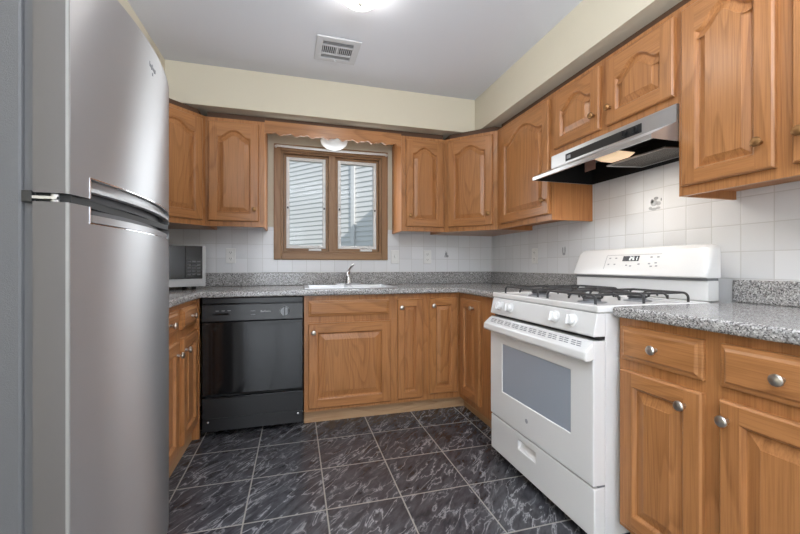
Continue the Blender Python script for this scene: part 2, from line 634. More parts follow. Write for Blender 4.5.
def door(parent, x, z, w, h, arch=0.0, knob=None, kmat='nickel', y=0.0, sw=0.055, rails=None):
    """raised-panel oak door: frame mesh with a panel and a knob as its children"""
    t, c = T_DOOR, 0.006
    rb = rt = rails or sw
    x0, x1, z0 = sw, w - sw, rb
    zs = h - rt - arch if arch else h - rt
    top = []
    if arch:
        nn = 26
        for k in range(nn + 1):
            q = 1 - 2 * k / nn
            aq = min(1.0, abs(q) / 0.90)
            a0 = 0.66
            sh = 1 - aq * aq / a0 if aq < a0 else (1 - aq) ** 2 / (1 - a0)
            top.append(((x0 + x1) / 2 + q * (x1 - x0) / 2, zs + arch * sh))
    else:
        top = [(x1, zs), (x0, zs)]
    loop = [(x0, z0), (x1, z0)] + top
    b = MB()
    P = lambda q, yy: (q[0], yy, q[1])
    # outer shell
    full = [(0, 0), (w, 0), (w, h), (0, h)]
    fr = [(c, c), (w - c, c), (w - c, h - c), (c, h - c)]
    for i in range(4):
        j = (i + 1) % 4
        b.face([P(full[i], -t + c), P(full[j], -t + c), P(fr[j], -t), P(fr[i], -t)], 'oak_h' if i in (0, 2) else 'oak_v')
        b.face([P(full[i], 0), P(full[j], 0), P(full[j], -t + c), P(full[i], -t + c)], 'oak_h' if i in (0, 2) else 'oak_v')
    b.face([P(full[0], 0), P(full[3], 0), P(full[2], 0), P(full[1], 0)], 'oak_v')
    # stiles, rails
    b.face([P((c, c), -t), P((x0, c), -t), P((x0, z0), -t), P((x0, zs), -t), P((x0, h - c), -t), P((c, h - c), -t)], 'oak_v')
    b.face([P((x1, c), -t), P((w - c, c), -t), P((w - c, h - c), -t), P((x1, h - c), -t), P((x1, zs), -t), P((x1, z0), -t)], 'oak_v')
    b.face([P((x0, c), -t), P((x1, c), -t), P((x1, z0), -t), P((x0, z0), -t)], 'oak_h')
    for i in range(len(top) - 1):
        a, d = top[i], top[i + 1]
        b.face([P(a, -t), P((a[0], h - c), -t), P((d[0], h - c), -t), P(d, -t)], 'oak_h')
    # moulded inner edge
    prev, py = loop, -t
    for dd, yy in ((0.004, -t + 0.002), (0.009, -t + 0.010), (0.011, -t + 0.013)):
        nx = inset(loop, dd)
        for i in range(len(loop)):
            j = (i + 1) % len(loop)
            b.face([P(prev[i], py), P(prev[j], py), P(nx[j], yy), P(nx[i], yy)], 'oak_v')
        prev, py = nx, yy
    d_ = b.build('door', parent, loc=(x, y, z))
    # raised panel
    p = MB()
    rise = min(0.034, (x1 - x0) * 0.16)
    if arch:
        L = (x1 - x0) / 2 * 0.90
        rise = max(0.012, min(rise, 0.024, L * L * 0.66 / (2 * arch) - 0.022))
    prev, py = inset(loop, 0.0105), -t + 0.0131
    for dd, yy in ((0.016, -t + 0.0131), (0.016 + rise, -t + 0.004), (0.017 + rise, -t + 0.0025)):
        nx = inset(loop, dd)
        for i in range(len(loop)):
            j = (i + 1) % len(loop)
            p.face([P(prev[i], py), P(prev[j], py), P(nx[j], yy), P(nx[i], yy)], 'oak_v')
        prev, py = nx, yy
    p.face([P(q, py) for q in prev], 'oak_v')
    p.build('panel', d_)
    if knob:
        knob_on(d_, knob[0], knob[1], mat=kmat)
    return d_


def slab(parent, name, x, z, w, h, knob=True, kmat='nickel', y=0.0):
    """drawer front with a stepped, routed edge"""
    t = T_DOOR
    b = MB()
    P = lambda q, yy: (q[0], yy, q[1])
    full = [(0, 0), (w, 0), (w, h), (0, h)]
    b.face([P(full[0], 0), P(full[3], 0), P(full[2], 0), P(full[1], 0)], 'oak_h')
    prev, py = full, 0.0
    for dd, yy in ((0.0, -0.010), (0.003, -0.0125), (0.012, -0.0145), (0.018, -0.019), (0.020, -t)):
        nx = inset(full, dd) if dd else full
        for i in range(4):
            j = (i + 1) % 4
            b.face([P(prev[i], py), P(prev[j], py), P(nx[j], yy), P(nx[i], yy)], 'oak_h')
        prev, py = nx, yy
    b.face([P(q, py) for q in prev], 'oak_h')
    o = b.build(name, parent, loc=(x, y, z))
    if knob:
        knob_on(o, w / 2, h / 2, mat=kmat)
    return o


R_RIGHT, R_LEFT = -PI / 2, PI / 2      # cabinets on the right wall face -x, on the left wall +x
XL = -2.99                             # left wall
UB, UT = 1.349, 2.105                  # bottom and top of the wall cabinets
DB, DT = 1.385, 2.078                  # their doors

# ------------------------------------------------------------------ the room
YF = -5.8
b = MB(); b.box(XL - 0.1, 1.4, YF - 0.1, 0.15, -0.12, 0.0, 'floor'); struct(b.build('floor'))
b = MB(); b.box(XL - 0.1, 1.4, YF - 0.1, 0.15, 2.428, 2.55, 'ceiling'); struct(b.build('ceiling'))
WX0, WX1, WZ0, WZ1 = -1.905, -1.07, 1.170, 2.005
b = MB()
b.cells([0, 0], [0], lambda i, j: False, 0, 0, 'paint')
b.box(XL - 0.1, WX0, 0.0, 0.15, 0.0, 2.428, 'paint')
b.box(WX1, 0.1, 0.0, 0.15, 0.0, 2.428, 'paint')
b.box(WX0, WX1, 0.0, 0.15, 0.0, WZ0, 'paint')
b.box(WX0, WX1, 0.0, 0.15, WZ1, 2.428, 'paint')
struct(b.build('wall_back'))
b = MB(); b.box(XL - 0.1, XL, YF, 0.0, 0.0, 2.428, 'paint'); struct(b.build('wall_left'))
b = MB(); b.box(0.0, 0.1, -3.35, 0.0, 0.0, 2.428, 'paint'); struct(b.build('wall_right'))
# the dining end of the room: a wider bay on the right with a window, a patio door at the end
b = MB()
b.box(0.1, 1.3, -3.35, -3.25, 0, 2.428, 'white_wall')
b.box(1.2, 1.3, -4.0, -3.35, 0, 2.428, 'white_wall')
b.box(1.2, 1.3, YF, -5.1, 0, 2.428, 'white_wall')
b.box(1.2, 1.3, -5.1, -4.0, 0, 0.80, 'white_wall')
b.box(1.2, 1.3, -5.1, -4.0, 2.12, 2.428, 'white_wall')
struct(b.build('wall_dining'))
b = MB()
b.box(XL, -2.75, YF - 0.1, YF, 0, 2.428, 'white_wall')
b.box(-1.55, 1.3, YF - 0.1, YF, 0, 2.428, 'white_wall')
b.box(-2.75, -1.55, YF - 0.1, YF, 2.06, 2.428, 'white_wall')
struct(b.build('wall_front'))
b = MB()
for x in (-2.75, -2.17, -1.59):
    b.box(x, x + 0.04, YF - 0.07, YF - 0.02, 0.03, 2.05, 'white_plastic')
b.box(-2.75, -1.55, YF - 0.07, YF - 0.02, 0.0, 0.05, 'white_plastic')
b.box(-2.75, -1.55, YF - 0.07, YF - 0.02, 2.0, 2.06, 'white_plastic')
struct(b.build('door_1'))
b = MB()
for y in (-5.1, -4.57, -4.04):
    b.box(1.22, 1.27, y, y + 0.04, 0.80, 2.12, 'white_plastic')
b.box(1.22, 1.27, -5.1, -4.0, 0.80, 0.84, 'white_plastic')
b.box(1.22, 1.27, -5.1, -4.0, 2.08, 2.12, 'white_plastic')
struct(b.build('window_2'))

# soffits above the cabinets
SD, SZ = 0.375, 2.155
b = MB()
b.prism([(XL, -0.0), (XL, -3.0), (XL + SD, -3.0), (XL + SD, -SD), (-SD, -SD), (-SD, -3.25), (0, -3.25), (0, 0)], SZ, 2.4275, 'paint')
struct(b.build('soffit', fix=True))

# tiled backsplashes
b = MB()
ZT0, ZT1 = 1.018, 1.383
b.box(XL, -1.957, -0.007, -0.0005, ZT0, ZT1, 'tile_back')
b.box(-1.957, -1.019, -0.007, -0.0005, ZT0, 1.120, 'tile_back')
b.box(-1.019, -0.0005, -0.007, -0.0005, ZT0, ZT1, 'tile_back')
tb = struct(b.build('backsplash_back'))
b = MB()
b.box(-0.007, -0.0005, -1.235, -0.007, ZT0, ZT1, 'tile_right')
b.box(-0.007, -0.0005, -2.010, -1.235, 0.60, 1.73, 'tile_right')
b.box(-0.007, -0.0005, -3.2, -2.010, ZT0 - 0.10, ZT1, 'tile_right')
tr = struct(b.build('backsplash_right'))


def blob(b, pts, r, plane, mat):
    """a flat printed mark made of short strokes, 0.4 mm proud of the tile"""
    for (u, v, ru, rv) in pts:
        n = 12
        ring = []
        for k in range(n):
            a = 2 * PI * k / n
            ring.append((u + ru * math.cos(a), v + rv * math.sin(a)))
        if plane == 'back':
            b.prism_axis(ring, -0.0074, -0.0066, mat, 'y')
        else:
            b.prism_axis(ring, -0.0074, -0.0066, mat, 'x')


b = MB()   # garlic-like print on the back tile
blob(b, [(-0.474, 1.176, 0.012, 0.020), (-0.464, 1.160, 0.014, 0.012)], 1, 'back', 'motif')
blob(b, [(-0.476, 1.200, 0.004, 0.010), (-0.483, 1.158, 0.009, 0.011)], 1, 'back', 'motif_light')
b.build('printed_motif', tb, fix=True)
b = MB()   # pair of long vegetables on the right tile
blob(b, [(-0.968, 1.180, 0.007, 0.022), (-0.990, 1.182, 0.007, 0.024), (-0.979, 1.154, 0.015, 0.010)], 1, 'right', 'motif')
b.build('printed_motif', tr, fix=True)
b = MB()   # hen-like bird print
blob(b, [(-1.651, 1.396, 0.020, 0.016), (-1.676, 1.390, 0.012, 0.011)], 1, 'right', 'motif_light')
blob(b, [(-1.662, 1.418, 0.013, 0.008), (-1.640, 1.406, 0.009, 0.011), (-1.690, 1.408, 0.004, 0.008)], 1, 'right', 'motif')
blob(b, [(-1.630, 1.371, 0.010, 0.008), (-1.650, 1.364, 0.018, 0.007), (-1.674, 1.368, 0.012, 0.007)], 1, 'right', 'motif_light')
b.build('printed_motif', tr, fix=True)

# ------------------------------------------------------------------ window over the sink
b = MB()
cw = 0.055
b.box(-1.955, -1.955 + cw, -0.022, 0.0, 1.122, 2.05, 'window_wood')
b.box(-1.021 - cw, -1.021, -0.022, 0.0, 1.122, 2.05, 'window_wood')
b.box(-1.955 + cw, -1.021 - cw, -0.022, 0.0, 2.05 - cw, 2.05, 'window_wood_h')
b.box(-1.955 + cw, -1.021 - cw, -0.022, 0.0, 1.122, 1.122 + cw, 'window_wood_h')
win = struct(b.build('window_1', bevel=0.005))
b = MB()
g = 0.001
b.box(WX0 + g, WX0 + 0.022, 0.001, 0.12, WZ0 + g, WZ1 - g, 'window_wood')
b.box(WX1 - 0.022, WX1 - g, 0.001, 0.12, WZ0 + g, WZ1 - g, 'window_wood')
b.box(WX0 + 0.022, WX1 - 0.022, 0.001, 0.12, WZ1 - 0.022, WZ1 - g, 'window_wood_h')
b.box(WX0 + 0.022, WX1 - 0.022, 0.001, 0.12, WZ0 + g, WZ0 + 0.024, 'window_wood_h')
b.box(-1.524, -1.466, 0.004, 0.12, WZ0 + 0.024, WZ1 - 0.022, 'window_wood')
b.build('window_jamb', win, bevel=0.002)
for (x0, x1) in ((WX0 + 0.024, -1.526), (-1.464, WX1 - 0.024)):
    z0, z1 = WZ0 + 0.026, WZ1 - 0.024
    b = MB()
    sw = 0.020
    b.box(x0, x0 + sw, 0.03, 0.075, z0, z1, 'window_wood')
    b.box(x1 - sw, x1, 0.03, 0.075, z0, z1, 'window_wood')
    b.box(x0 + sw, x1 - sw, 0.03, 0.075, z1 - sw, z1, 'window_wood_h')
    b.box(x0 + sw, x1 - sw, 0.03, 0.075, z0, z0 + sw, 'window_wood_h')
    s_ = b.build('sash', win, bevel=0.002)
    b = MB()
    i0, i1, j0, j1 = x0 + sw + .0005, x1 - sw - .0005, z0 + sw + .0005, z1 - sw - .0005
    k = 0.024
    b.box(i0, i0 + k, 0.024, 0.07, j0, j1, 'white_plastic')
    b.box(i1 - k, i1, 0.024, 0.07, j0, j1, 'white_plastic')
    b.box(i0 + k, i1 - k, 0.024, 0.07, j1 - k, j1, 'white_plastic')
    b.box(i0 + k, i1 - k, 0.024, 0.07, j0, j0 + k, 'white_plastic')
    b.build('screen_frame', s_, bevel=0.002)
    b = MB()
    b.box(i0 + k, i1 - k, 0.052, 0.056, j0 + k, j1 - k, 'glass')
    b.build('glass_pane', s_)
    b = MB()   # little black screen clips
    for xx in (i0 + 0.012, i1 - 0.012):
        b.box(xx - 0.006, xx + 0.006, 0.018, 0.0238, 1.54, 1.556, 'black_plastic')
    b.build('screen_clip', s_)
    b = MB()   # casement crank at the bottom
    xc = (x0 + x1) / 2 + 0.07
    b.box(xc - 0.05, xc + 0.05, -0.012, 0.018, z0 - 0.001, z0 + 0.016, 'white_plastic')
    b.tube([(xc, 0.0, z0 + 0.014), (xc + 0.006, -0.016, z0 + 0.030), (xc - 0.035, -0.020, z0 + 0.032)], 0.005, 'white_plastic')
    b.tube([(xc + 0.03, 0.0, z0 + 0.014), (xc + 0.03, -0.010, z0 + 0.05)], 0.005, 'white_plastic')
    b.build('crank_handle', win, bevel=0.001)
b = MB()
b.tube([(-1.940, -0.001 - 0.022, 2.020), (-1.940, -0.040, 2.022), (-1.925, -0.052, 2.022), (-1.49, -0.054, 2.016), (-1.05, -0.052, 2.020), (-1.036, -0.040, 2.020), (-1.036, -0.023, 2.018)], 0.0095, 'white_plastic', 10)
rod = b.build('curtain_rod', smooth=True)
tag(rod, 'white empty curtain rod across the top of the wooden window', 'curtain rod')

# ------------------------------------------------------------------ wall cabinets
def filler(root, x0, x1, d=0.27):
    b = MB(); b.box(x0, x1, 0.035, d, UT + 0.0005, SZ - 0.002, 'oak_dark')
    b.build('scribe_strip', root)


def carcass(root, w, z0, z1, depth):
    """box with a recessed underside like a framed wall cabinet"""
    b = MB()
    b.box(0.0005, w - 0.0005, 0.0, 0.019, z0, z1, 'oak_v')
    b.box(0.0005, 0.0145, 0.019, depth, z0, z1, 'oak_side')
    b.box(w - 0.0145, w - 0.0005, 0.019, depth, z0, z1, 'oak_side')
    b.box(0.0145, w - 0.0145, 0.019, depth, z0 + 0.035, z1, 'oak_side')
    return b.build('body', root)


FY = 0.305
# left of the window
t = thing('wall_cabinet', 'oak wall cabinet with one arched door, just left of the window', 'cabinet', (-2.384, -FY, 0))
carcass(t, 0.382, UB, UT, 0.297)
door(t, 0.016, DB, 0.328, DT - DB, 0.052, (0.298, 0.086), 'bronze')
filler(t, 0.0, 0.382)
# right of the window
t = thing('wall_cabinet', 'narrow oak wall cabinet with one arched door, just right of the window', 'cabinet', (-0.980, -FY, 0))
carcass(t, 0.368, UB, UT, 0.297)
door(t, 0.034, DB, 0.318, DT - DB, 0.052, (0.034, 0.086), 'bronze')
filler(t, 0.0, 0.368)


def corner_cabinet(right):
    lab = 'diagonal oak corner wall cabinet, between window side and hood side' if right else 'diagonal oak corner wall cabinet right beside the refrigerator top'
    if right:
        t = thing('corner_wall_cabinet', lab, 'cabinet', (-0.6105, -0.3055, 0), -PI / 4)
    else:
        t = thing('corner_wall_cabinet', lab, 'cabinet', (-2.6905, -0.6105, 0), PI / 4)
    L = 0.305 * math.sqrt(2)
    # pentagon in local coordinates: the face runs along x from 0 to L
    q = (0.609 - 0.305) / math.sqrt(2)
    s_ = 0.298 / math.sqrt(2)
    poly = [(0, 0), (L, 0), (L + s_, s_), (L / 2, L / 2 + 2 * s_ - 0.0005), (-s_, s_)]
    b = MB(); b.prism(poly, UB, UT, 'oak_v'); b.build('body', t)
    door(t, 0.032, DB, L - 0.064, DT - DB, 0.052, (L - 0.064 - 0.03, 0.086) if right else (0.03, 0.086), 'bronze')
    b = MB(); b.prism([(x * 0.86 + 0.03, y * 0.86 + 0.04) for x, y in poly], UT + 0.0005, SZ - 0.002, 'oak_dark'); b.build('scribe_strip', t)


corner_cabinet(False)
corner_cabinet(True)
# right wall
def right_unit(name, lab, y, x=-FY):
    return thing(name, lab, 'cabinet', (x, y, 0), R_RIGHT)


t = right_unit('wall_cabinet', 'oak wall cabinet with one wide arched door, left of the range hood', -0.612)
w = 1.238 - 0.612
carcass(t, w, UB, UT, 0.297)
door(t, 0.064, DB, 0.550, DT - DB, 0.075, (0.516, 0.088), 'bronze')
filler(t, 0.0, w)
t = right_unit('wall_cabinet', 'short oak wall cabinet with two small arched doors above the range hood', -1.2385)
w = 2.0095 - 1.2385
b = MB(); b.box(0.0005, w - 0.0005, 0.0, 0.297, 1.725, UT, 'oak_v'); b.build('body', t)
door(t, 0.036, 1.757, 0.342, DT - 1.757, 0.055, (0.312, 0.078), 'bronze')
door(t, 0.420, 1.757, 0.340, DT - 1.757, 0.055, (0.030, 0.078), 'bronze')
filler(t, 0.0, w)
t = right_unit('wall_cabinet', 'large two-door oak wall cabinet right of the range hood', -2.010)
w = 0.70
carcass(t, w, UB, UT, 0.297)
door(t, 0.020, DB, 0.298, DT - DB, 0.058, (0.264, 0.090), 'bronze', sw=0.052)
door(t, 0.362, DB, 0.310, DT - DB, 0.058, (0.028, 0.090), 'bronze', sw=0.052)
filler(t, 0.0, w)

# valance between the two cabinets over the window
b = MB()
vx0, vx1 = -2.0015, -0.981
n = 96
up = [(vx1, 2.118), (vx0, 2.118)]
low = []
for k in range(n + 1):
    q = k / n
    x = vx0 + (vx1 - vx0) * q
    low.append((x, 2.020 + 0.016 * abs(math.sin(PI * q * 9)) + 0.004 * math.sin(PI * q * 36)))
for i in range(n):
    (xa, za), (xb, zb) = low[i], low[i + 1]
    b.face([(xa, -FY, za), (xb, -FY, zb), (xb, -FY, 2.118), (xa, -FY, 2.118)], 'oak_h')
    b.face([(xa, -FY + 0.019, za), (xa, -FY + 0.019, 2.118), (xb, -FY + 0.019, 2.118), (xb, -FY + 0.019, zb)], 'oak_h')
    b.face([(xa, -FY, za), (xa, -FY + 0.019, za), (xb, -FY + 0.019, zb), (xb, -FY, zb)], 'oak_h')
b.face([(vx0, -FY, 2.118), (vx1, -FY, 2.118), (vx1, -FY + 0.019, 2.118), (vx0, -FY + 0.019, 2.118)], 'oak_h')
v_ = tag(b.build('valance', weld=True), 'scalloped oak valance board spanning above the window', 'valance')

b = MB(); b.box(vx0 + 0.001, vx1 - 0.001, -0.270, -0.262, 2.1185, SZ - 0.002, 'oak_dark'); b.build('scribe_strip', v_)

# ------------------------------------------------------------------ base cabinets
BT = 0.872
# left run, under the left counter
t = thing('base_cabinet', 'oak base cabinet with two drawers and two doors, beside the refrigerator', 'cabinet', (-2.372, -1.395, 0), R_LEFT)
w = 1.395 - 0.60
b = MB(); b.box(0, w, 0.0, 0.615, 0.10, BT, 'oak_v'); b.build('body', t)
b = MB(); b.box(0.0, w, 0.03, 0.05, 0.001, 0.0995, 'toe'); b.box(w - 0.0005, w + 0.0195, -0.012, 0.6, 0.001, BT - 0.001, 'oak_v'); b.build('toe_kick', t)
for i, (xx, kx) in enumerate(((0.06, 0.265), (0.435, 0.03))):
    slab(t, 'drawer', xx, 0.735, 0.30, 0.11)
    door(t, xx, 0.125, 0.30, 0.565, 0, (kx, 0.50))
# sink base
t = thing('sink_base_cabinet', 'wide oak base cabinet under the sink, right of the dishwasher', 'cabinet', (-1.7335, -0.597, 0))
w = 0.602
b = MB(); b.box(0, w, 0.0, 0.55, 0.10, 0.70, 'oak_v'); b.box(0, w, 0.0, 0.019, 0.7003, BT, 'oak_v'); b.build('body', t)
b = MB(); b.box(0, w, 0.066, 0.086, 0.001, 0.0995, 'toe'); b.build('toe_kick', t)
slab(t, 'false_drawer_front', 0.026, 0.733, 0.552, 0.105, knob=False)
door(t, 0.026, 0.122, 0.562, 0.565, 0, (0.034, 0.508), sw=0.060)
# narrow one
t = thing('base_cabinet', 'narrow oak base cabinet with a single slim door, right of the sink base', 'cabinet', (-1.131, -0.597, 0))
w = 0.250
b = MB(); b.box(0, w, 0.0, 0.55, 0.10, 0.70, 'oak_v'); b.box(0, w, 0.0, 0.019, 0.7003, BT, 'oak_v'); b.build('body', t)
b = MB(); b.box(0, w, 0.066, 0.086, 0.001, 0.0995, 'toe'); b.build('toe_kick', t)
door(t, 0.036, 0.128, 0.190, 0.708, 0, (0.026, 0.650), sw=0.048)
# corner unit with two doors that meet in the inside corner
t = thing('corner_base_cabinet', 'oak corner base cabinet with two doors meeting at the inside corner', 'cabinet', (0, 0, 0))
b = MB()
b.prism([(-0.8805, -0.597), (-0.612, -0.597), (-0.612, -1.243), (-0.05, -1.243), (-0.05, -0.05), (-0.8805, -0.05)], 0.10, BT, 'oak_v')
b.build('body', t, fix=True)
b = MB(); b.prism([(-0.8805, -0.531), (-0.546, -0.531), (-0.546, -1.24), (-0.526, -1.24), (-0.526, -0.511), (-0.8805, -0.511)], 0.001, 0.0995, 'toe'); b.build('toe_kick', t, fix=True)
d1 = door(t, -0.857, 0.145, 0.222, 0.692, 0, (0.028, 0.640), y=-0.597, sw=0.048)
d2 = door(t, 0, 0.145, 0.290, 0.692, 0, (0.210, 0.640), sw=0.055)
d2.location = (-0.612, -0.642, 0.145)
d2.rotation_euler = (0, 0, R_RIGHT)
# right run in the foreground
t = thing('base_cabinet', 'oak base cabinet with two drawers and two doors, right of the white range', 'cabinet', (-0.612, -2.0205, 0), R_RIGHT)
w = 0.66
b = MB(); b.box(0, w, 0.0, 0.58, 0.10, 0.880, 'oak_v'); b.build('body', t)
b = MB(); b.box(0, w, 0.05, 0.07, 0.001, 0.0995, 'toe'); b.build('toe_kick', t)
for (xx, kx) in ((0.016, 0.240), (0.353, 0.022)):
    slab(t, 'drawer', xx, 0.729, 0.290, 0.122)
    door(t, xx, 0.122, 0.290, 0.570, 0, (kx, 0.518), sw=0.052)

# ------------------------------------------------------------------ countertops
CZ0, CZ1, CE = 0.8755, 0.914, 0.648
SX0, SX1, SY0, SY1 = -1.708, -1.098, -0.545, -0.105      # sink cut-out
b = MB()
xs = [XL + 0.001, XL + CE, SX0, SX1, -CE, -0.001]
ys = [-1.400, -1.243, -CE, SY0, SY1, -0.001]


def fill(i, j):
    if i == 2 and j == 3:
        return False
    if j >= 2:
        return True
    if i == 0:
        return True
    if i == 4:
        return j == 1
    return False


b.cells(xs, ys, fill, CZ0, CZ1, 'granite')
ct = tag(b.build('countertop', bevel=0.011, seg=3), 'grey speckled countertop running around the sink from refrigerator to range', 'countertop')
b = MB()
b.box(XL + 0.002, -0.0215, -0.020, -0.0008, 0.9145, 1.0175, 'granite')
b.box(-0.021, -0.0008, -1.232, -0.0008, 0.9145, 1.0175, 'granite')
b.build('backsplash_lip', ct, bevel=0.004)
b = MB()
b.cells([-CE, -0.001], [-2.70, -2.0185], lambda i, j: True, 0.8815, 0.920, 'granite')
ct2 = tag(b.build('countertop', bevel=0.011, seg=3), 'short grey speckled countertop right of the range in the foreground', 'countertop')
b = MB()
b.box(-0.028, -0.0078, -2.70, -2.020, 0.9205, 1.014, 'granite')
b.build('backsplash_lip', ct2, bevel=0.006)

# ------------------------------------------------------------------ sink and faucet
t = thing('sink', 'stainless steel double-bowl sink set in the counter under the window', 'sink', (-1.403, -0.325, 0.914))
hx, hy = 0.325, 0.240
b = MB()
z = 0.0055
div = 0.012
bx = [-hx, -hx + 0.035, -div, div, hx - 0.035, hx]
by = [-hy, -hy + 0.035, hy - 0.075, hy]
b.cells(bx, by, lambda i, j: not (j == 1 and i in (1, 3)), 0.0006, z, 'steel_sink')
b.build('rim', t, bevel=0.003)
for (x0, x1) in ((bx[1], bx[2]), (bx[3], bx[4])):
    y0, y1 = by[1], by[2]
    b = MB()
    e = 0.018
    d = -0.17
    T_ = [(x0, y0, z), (x1, y0, z), (x1, y1, z), (x0, y1, z)]
    B_ = [(x0 + e, y0 + e, d), (x1 - e, y0 + e, d), (x1 - e, y1 - e, d), (x0 + e, y1 - e, d)]
    for i in range(4):
        j = (i + 1) % 4
        b.face([T_[i], B_[i], B_[j], T_[j]], 'steel_sink')
    b.face(B_, 'steel_sink')
    bowl = b.build('bowl', t, weld=True)
    b = MB()
    b.lathe([(0.04, 0.0), (0.04, 0.003), (0.03, 0.001), (0.001, 0.001)], ((x0 + x1) / 2, (y0 + y1) / 2, d + 0.0005), (0, 0, 1), 'chrome', 18)
    b.build('drain', bowl, smooth=True)
t = thing('faucet', 'small chrome single-lever faucet behind the sink', 'faucet', (-1.375, -0.120, 0.9197))
b = MB()
b.prism([(0.125 * math.copysign(abs(math.cos(a)) ** 0.6, math.cos(a)), 0.028 * math.copysign(abs(math.sin(a)) ** 0.6, math.sin(a))) for a in [2 * PI * k / 28 for k in range(28)]], 0.0, 0.012, 'chrome')
b.build('base_plate', t, bevel=0.004)
b = MB()
b.lathe([(0.026, 0.0122), (0.024, 0.03), (0.021, 0.05), (0.021, 0.095), (0.017, 0.108), (0.001, 0.112)], (0, 0, 0), (0, 0, 1), 'chrome', 20)
b.build('column', t, smooth=True)
b = MB()
b.tube([(0, 0.0, 0.075), (-0.008, -0.05, 0.096), (-0.016, -0.10, 0.106), (-0.022, -0.145, 0.098), (-0.024, -0.158, 0.080)], 0.0105, 'chrome', 12)
b.build('spout', t, smooth=True)
b = MB()
b.tube([(0.0, 0.0, 0.106), (0.012, -0.002, 0.130), (0.034, -0.006, 0.158), (0.044, -0.008, 0.163)], 0.0075, 'chrome', 10)
b.build('lever', t, smooth=True)

# ------------------------------------------------------------------ dishwasher
t = thing('dishwasher', 'black built-in dishwasher under the counter, left of the sink base', 'dishwasher', (-2.3475, -0.600, 0))
w = 0.610
b = MB(); b.box(0.003, w - 0.003, 0.03, 0.56, 0.115, 0.868, 'black_matte'); b.build('body', t)
b = MB(); b.box(0.004, w - 0.004, -0.002, 0.0285, 0.836, 0.868, 'black_plastic'); b.box(0.004, w - 0.004, -0.006, 0.0285, 0.8305, 0.8355, 'black_gloss'); b.build('top_trim', t, bevel=0.002)
b = MB()
b.prism_axis([(0.0285, 0.722), (-0.016, 0.722), (-0.020, 0.728), (-0.010, 0.829), (0.0285, 0.829)], 0.004, w - 0.004, 'black_plastic')
cp = b.build('control_panel', t, bevel=0.002, fix=True)
b = MB()
b.lathe([(0.030, 0.0), (0.030, 0.006), (0.0275, 0.012), (0.001, 0.013)], (0.492, -0.0153, 0.777), (0, -1, 0.1), 'black_gloss', 28)
b.box(0.4895, 0.4945, -0.037, -0.027, 0.752, 0.803, 'black_plastic')
b.lathe([(0.0318, 0.0), (0.0318, 0.0012), (0.0303, 0.0012)], (0.492, -0.0153, 0.777), (0, -1, 0.1), 'silver_print', 28, cap=False)
b.build('dial', cp, smooth=True)
b = MB()
b.box(0.066, 0.165, -0.0235, -0.012, 0.765, 0.780, 'black_matte')
b.box(0.080, 0.158, -0.031, -0.024, 0.7685, 0.7765, 'black_gloss')
b.build('button_row', cp, bevel=0.003)
for k in range(3):
    b = MB()
    b.box(0.082 + k * 0.034, 0.100 + k * 0.034, -0.0152, -0.0135, 0.789, 0.792, 'silver_print')
    b.build('button_legend', cp)
for k, (xx, ww, hh) in enumerate([(0.345, 0.006, 0.012), (0.354, 0.009, 0.008), (0.366, 0.003, 0.012), (0.372, 0.003, 0.012), (0.379, 0.008, 0.008), (0.391, 0.007, 0.008), (0.402, 0.004, 0.006)]):
    b = MB()
    b.box(xx, xx + ww, -0.0170, -0.0145, 0.776, 0.776 + hh, 'silver_print')
    b.build('brand_letter', cp)
for zz in (0.762, 0.785):
    b = MB()
    b.box(0.285, 0.312, -0.0178, -0.0135, zz, zz + 0.002, 'silver_print')
    b.build('printed_line', cp)
b = MB()
b.box(0.004, w - 0.004, -0.010, 0.0285, 0.268, 0.7195, 'black_gloss')
dr = b.build('door', t, bevel=0.004)
b = MB(); b.box(0.004, w - 0.004, 0.012, 0.0285, 0.2525, 0.2675, 'black_matte'); b.build('door_gap', t)
b = MB()
b.box(0.004, w - 0.004, -0.006, 0.0285, 0.122, 0.250, 'black_plastic')
b.box(0.004, w - 0.004, -0.010, -0.006, 0.244, 0.250, 'black_gloss')
b.build('lower_panel', t, bevel=0.002)
b = MB(); b.box(0.004, w - 0.004, -0.002, 0.0285, 0.040, 0.1195, 'black_plastic'); kp = b.build('kick_plate', t, bevel=0.002)
for xx in (0.035, w - 0.035):
    b = MB(); b.lathe([(0.007, 0), (0.006, 0.004), (0.001, 0.005)], (xx, -0.0022, 0.100), (0, -1, 0), 'chrome', 12); b.build('screw', kp, smooth=True)
for xx in (0.05, w - 0.05):
    b = MB(); b.lathe([(0.014, 0), (0.014, 0.115)], (xx, 0.10, 0.0005), (0, 0, 1), 'black_matte', 12); b.build('foot', t)

# ------------------------------------------------------------------ microwave
t = thing('microwave', 'black and grey microwave oven standing diagonally in the counter corner', 'microwave', (-2.366, -0.394, 0.9145), math.radians(30))
mw, md, m0, m1 = 0.47, 0.30, 0.022, 0.288
b = MB(); b.box(-mw, 0.0, 0.012, md, m0, m1, 'grey_body'); b.build('case', t, bevel=0.006)
b = MB()
b.box(-mw, -0.002, 0.0, 0.0118, m0, m0 + 0.050, 'silver_print')
b.box(-0.022, -0.002, 0.0, 0.0118, m0 + 0.0503, m1, 'silver_print')
b.build('front_trim', t, bevel=0.002)
b = MB(); b.box(-mw, -0.1265, -0.004, 0.0118, m0 + 0.0505, m1, 'black_gloss'); md_ = b.build('door', t, bevel=0.003)
b = MB(); b.box(-mw + 0.05, -0.160, -0.0052, -0.0043, m0 + 0.082, m1 - 0.035, 'black_gloss'); b.build('door_window', md_)
b = MB(); b.box(-0.1255, -0.0225, -0.002, 0.0118, m0 + 0.0505, m1, 'black_gloss'); pn = b.build('keypad', t, bevel=0.002)
b = MB()
for r in range(5):
    for c in range(3):
        b.box(-0.112 + c * 0.028, -0.092 + c * 0.028, -0.0045, -0.0022, m0 + 0.075 + r * 0.021, m0 + 0.084 + r * 0.021, 'gasket')
b.build('keys', pn)
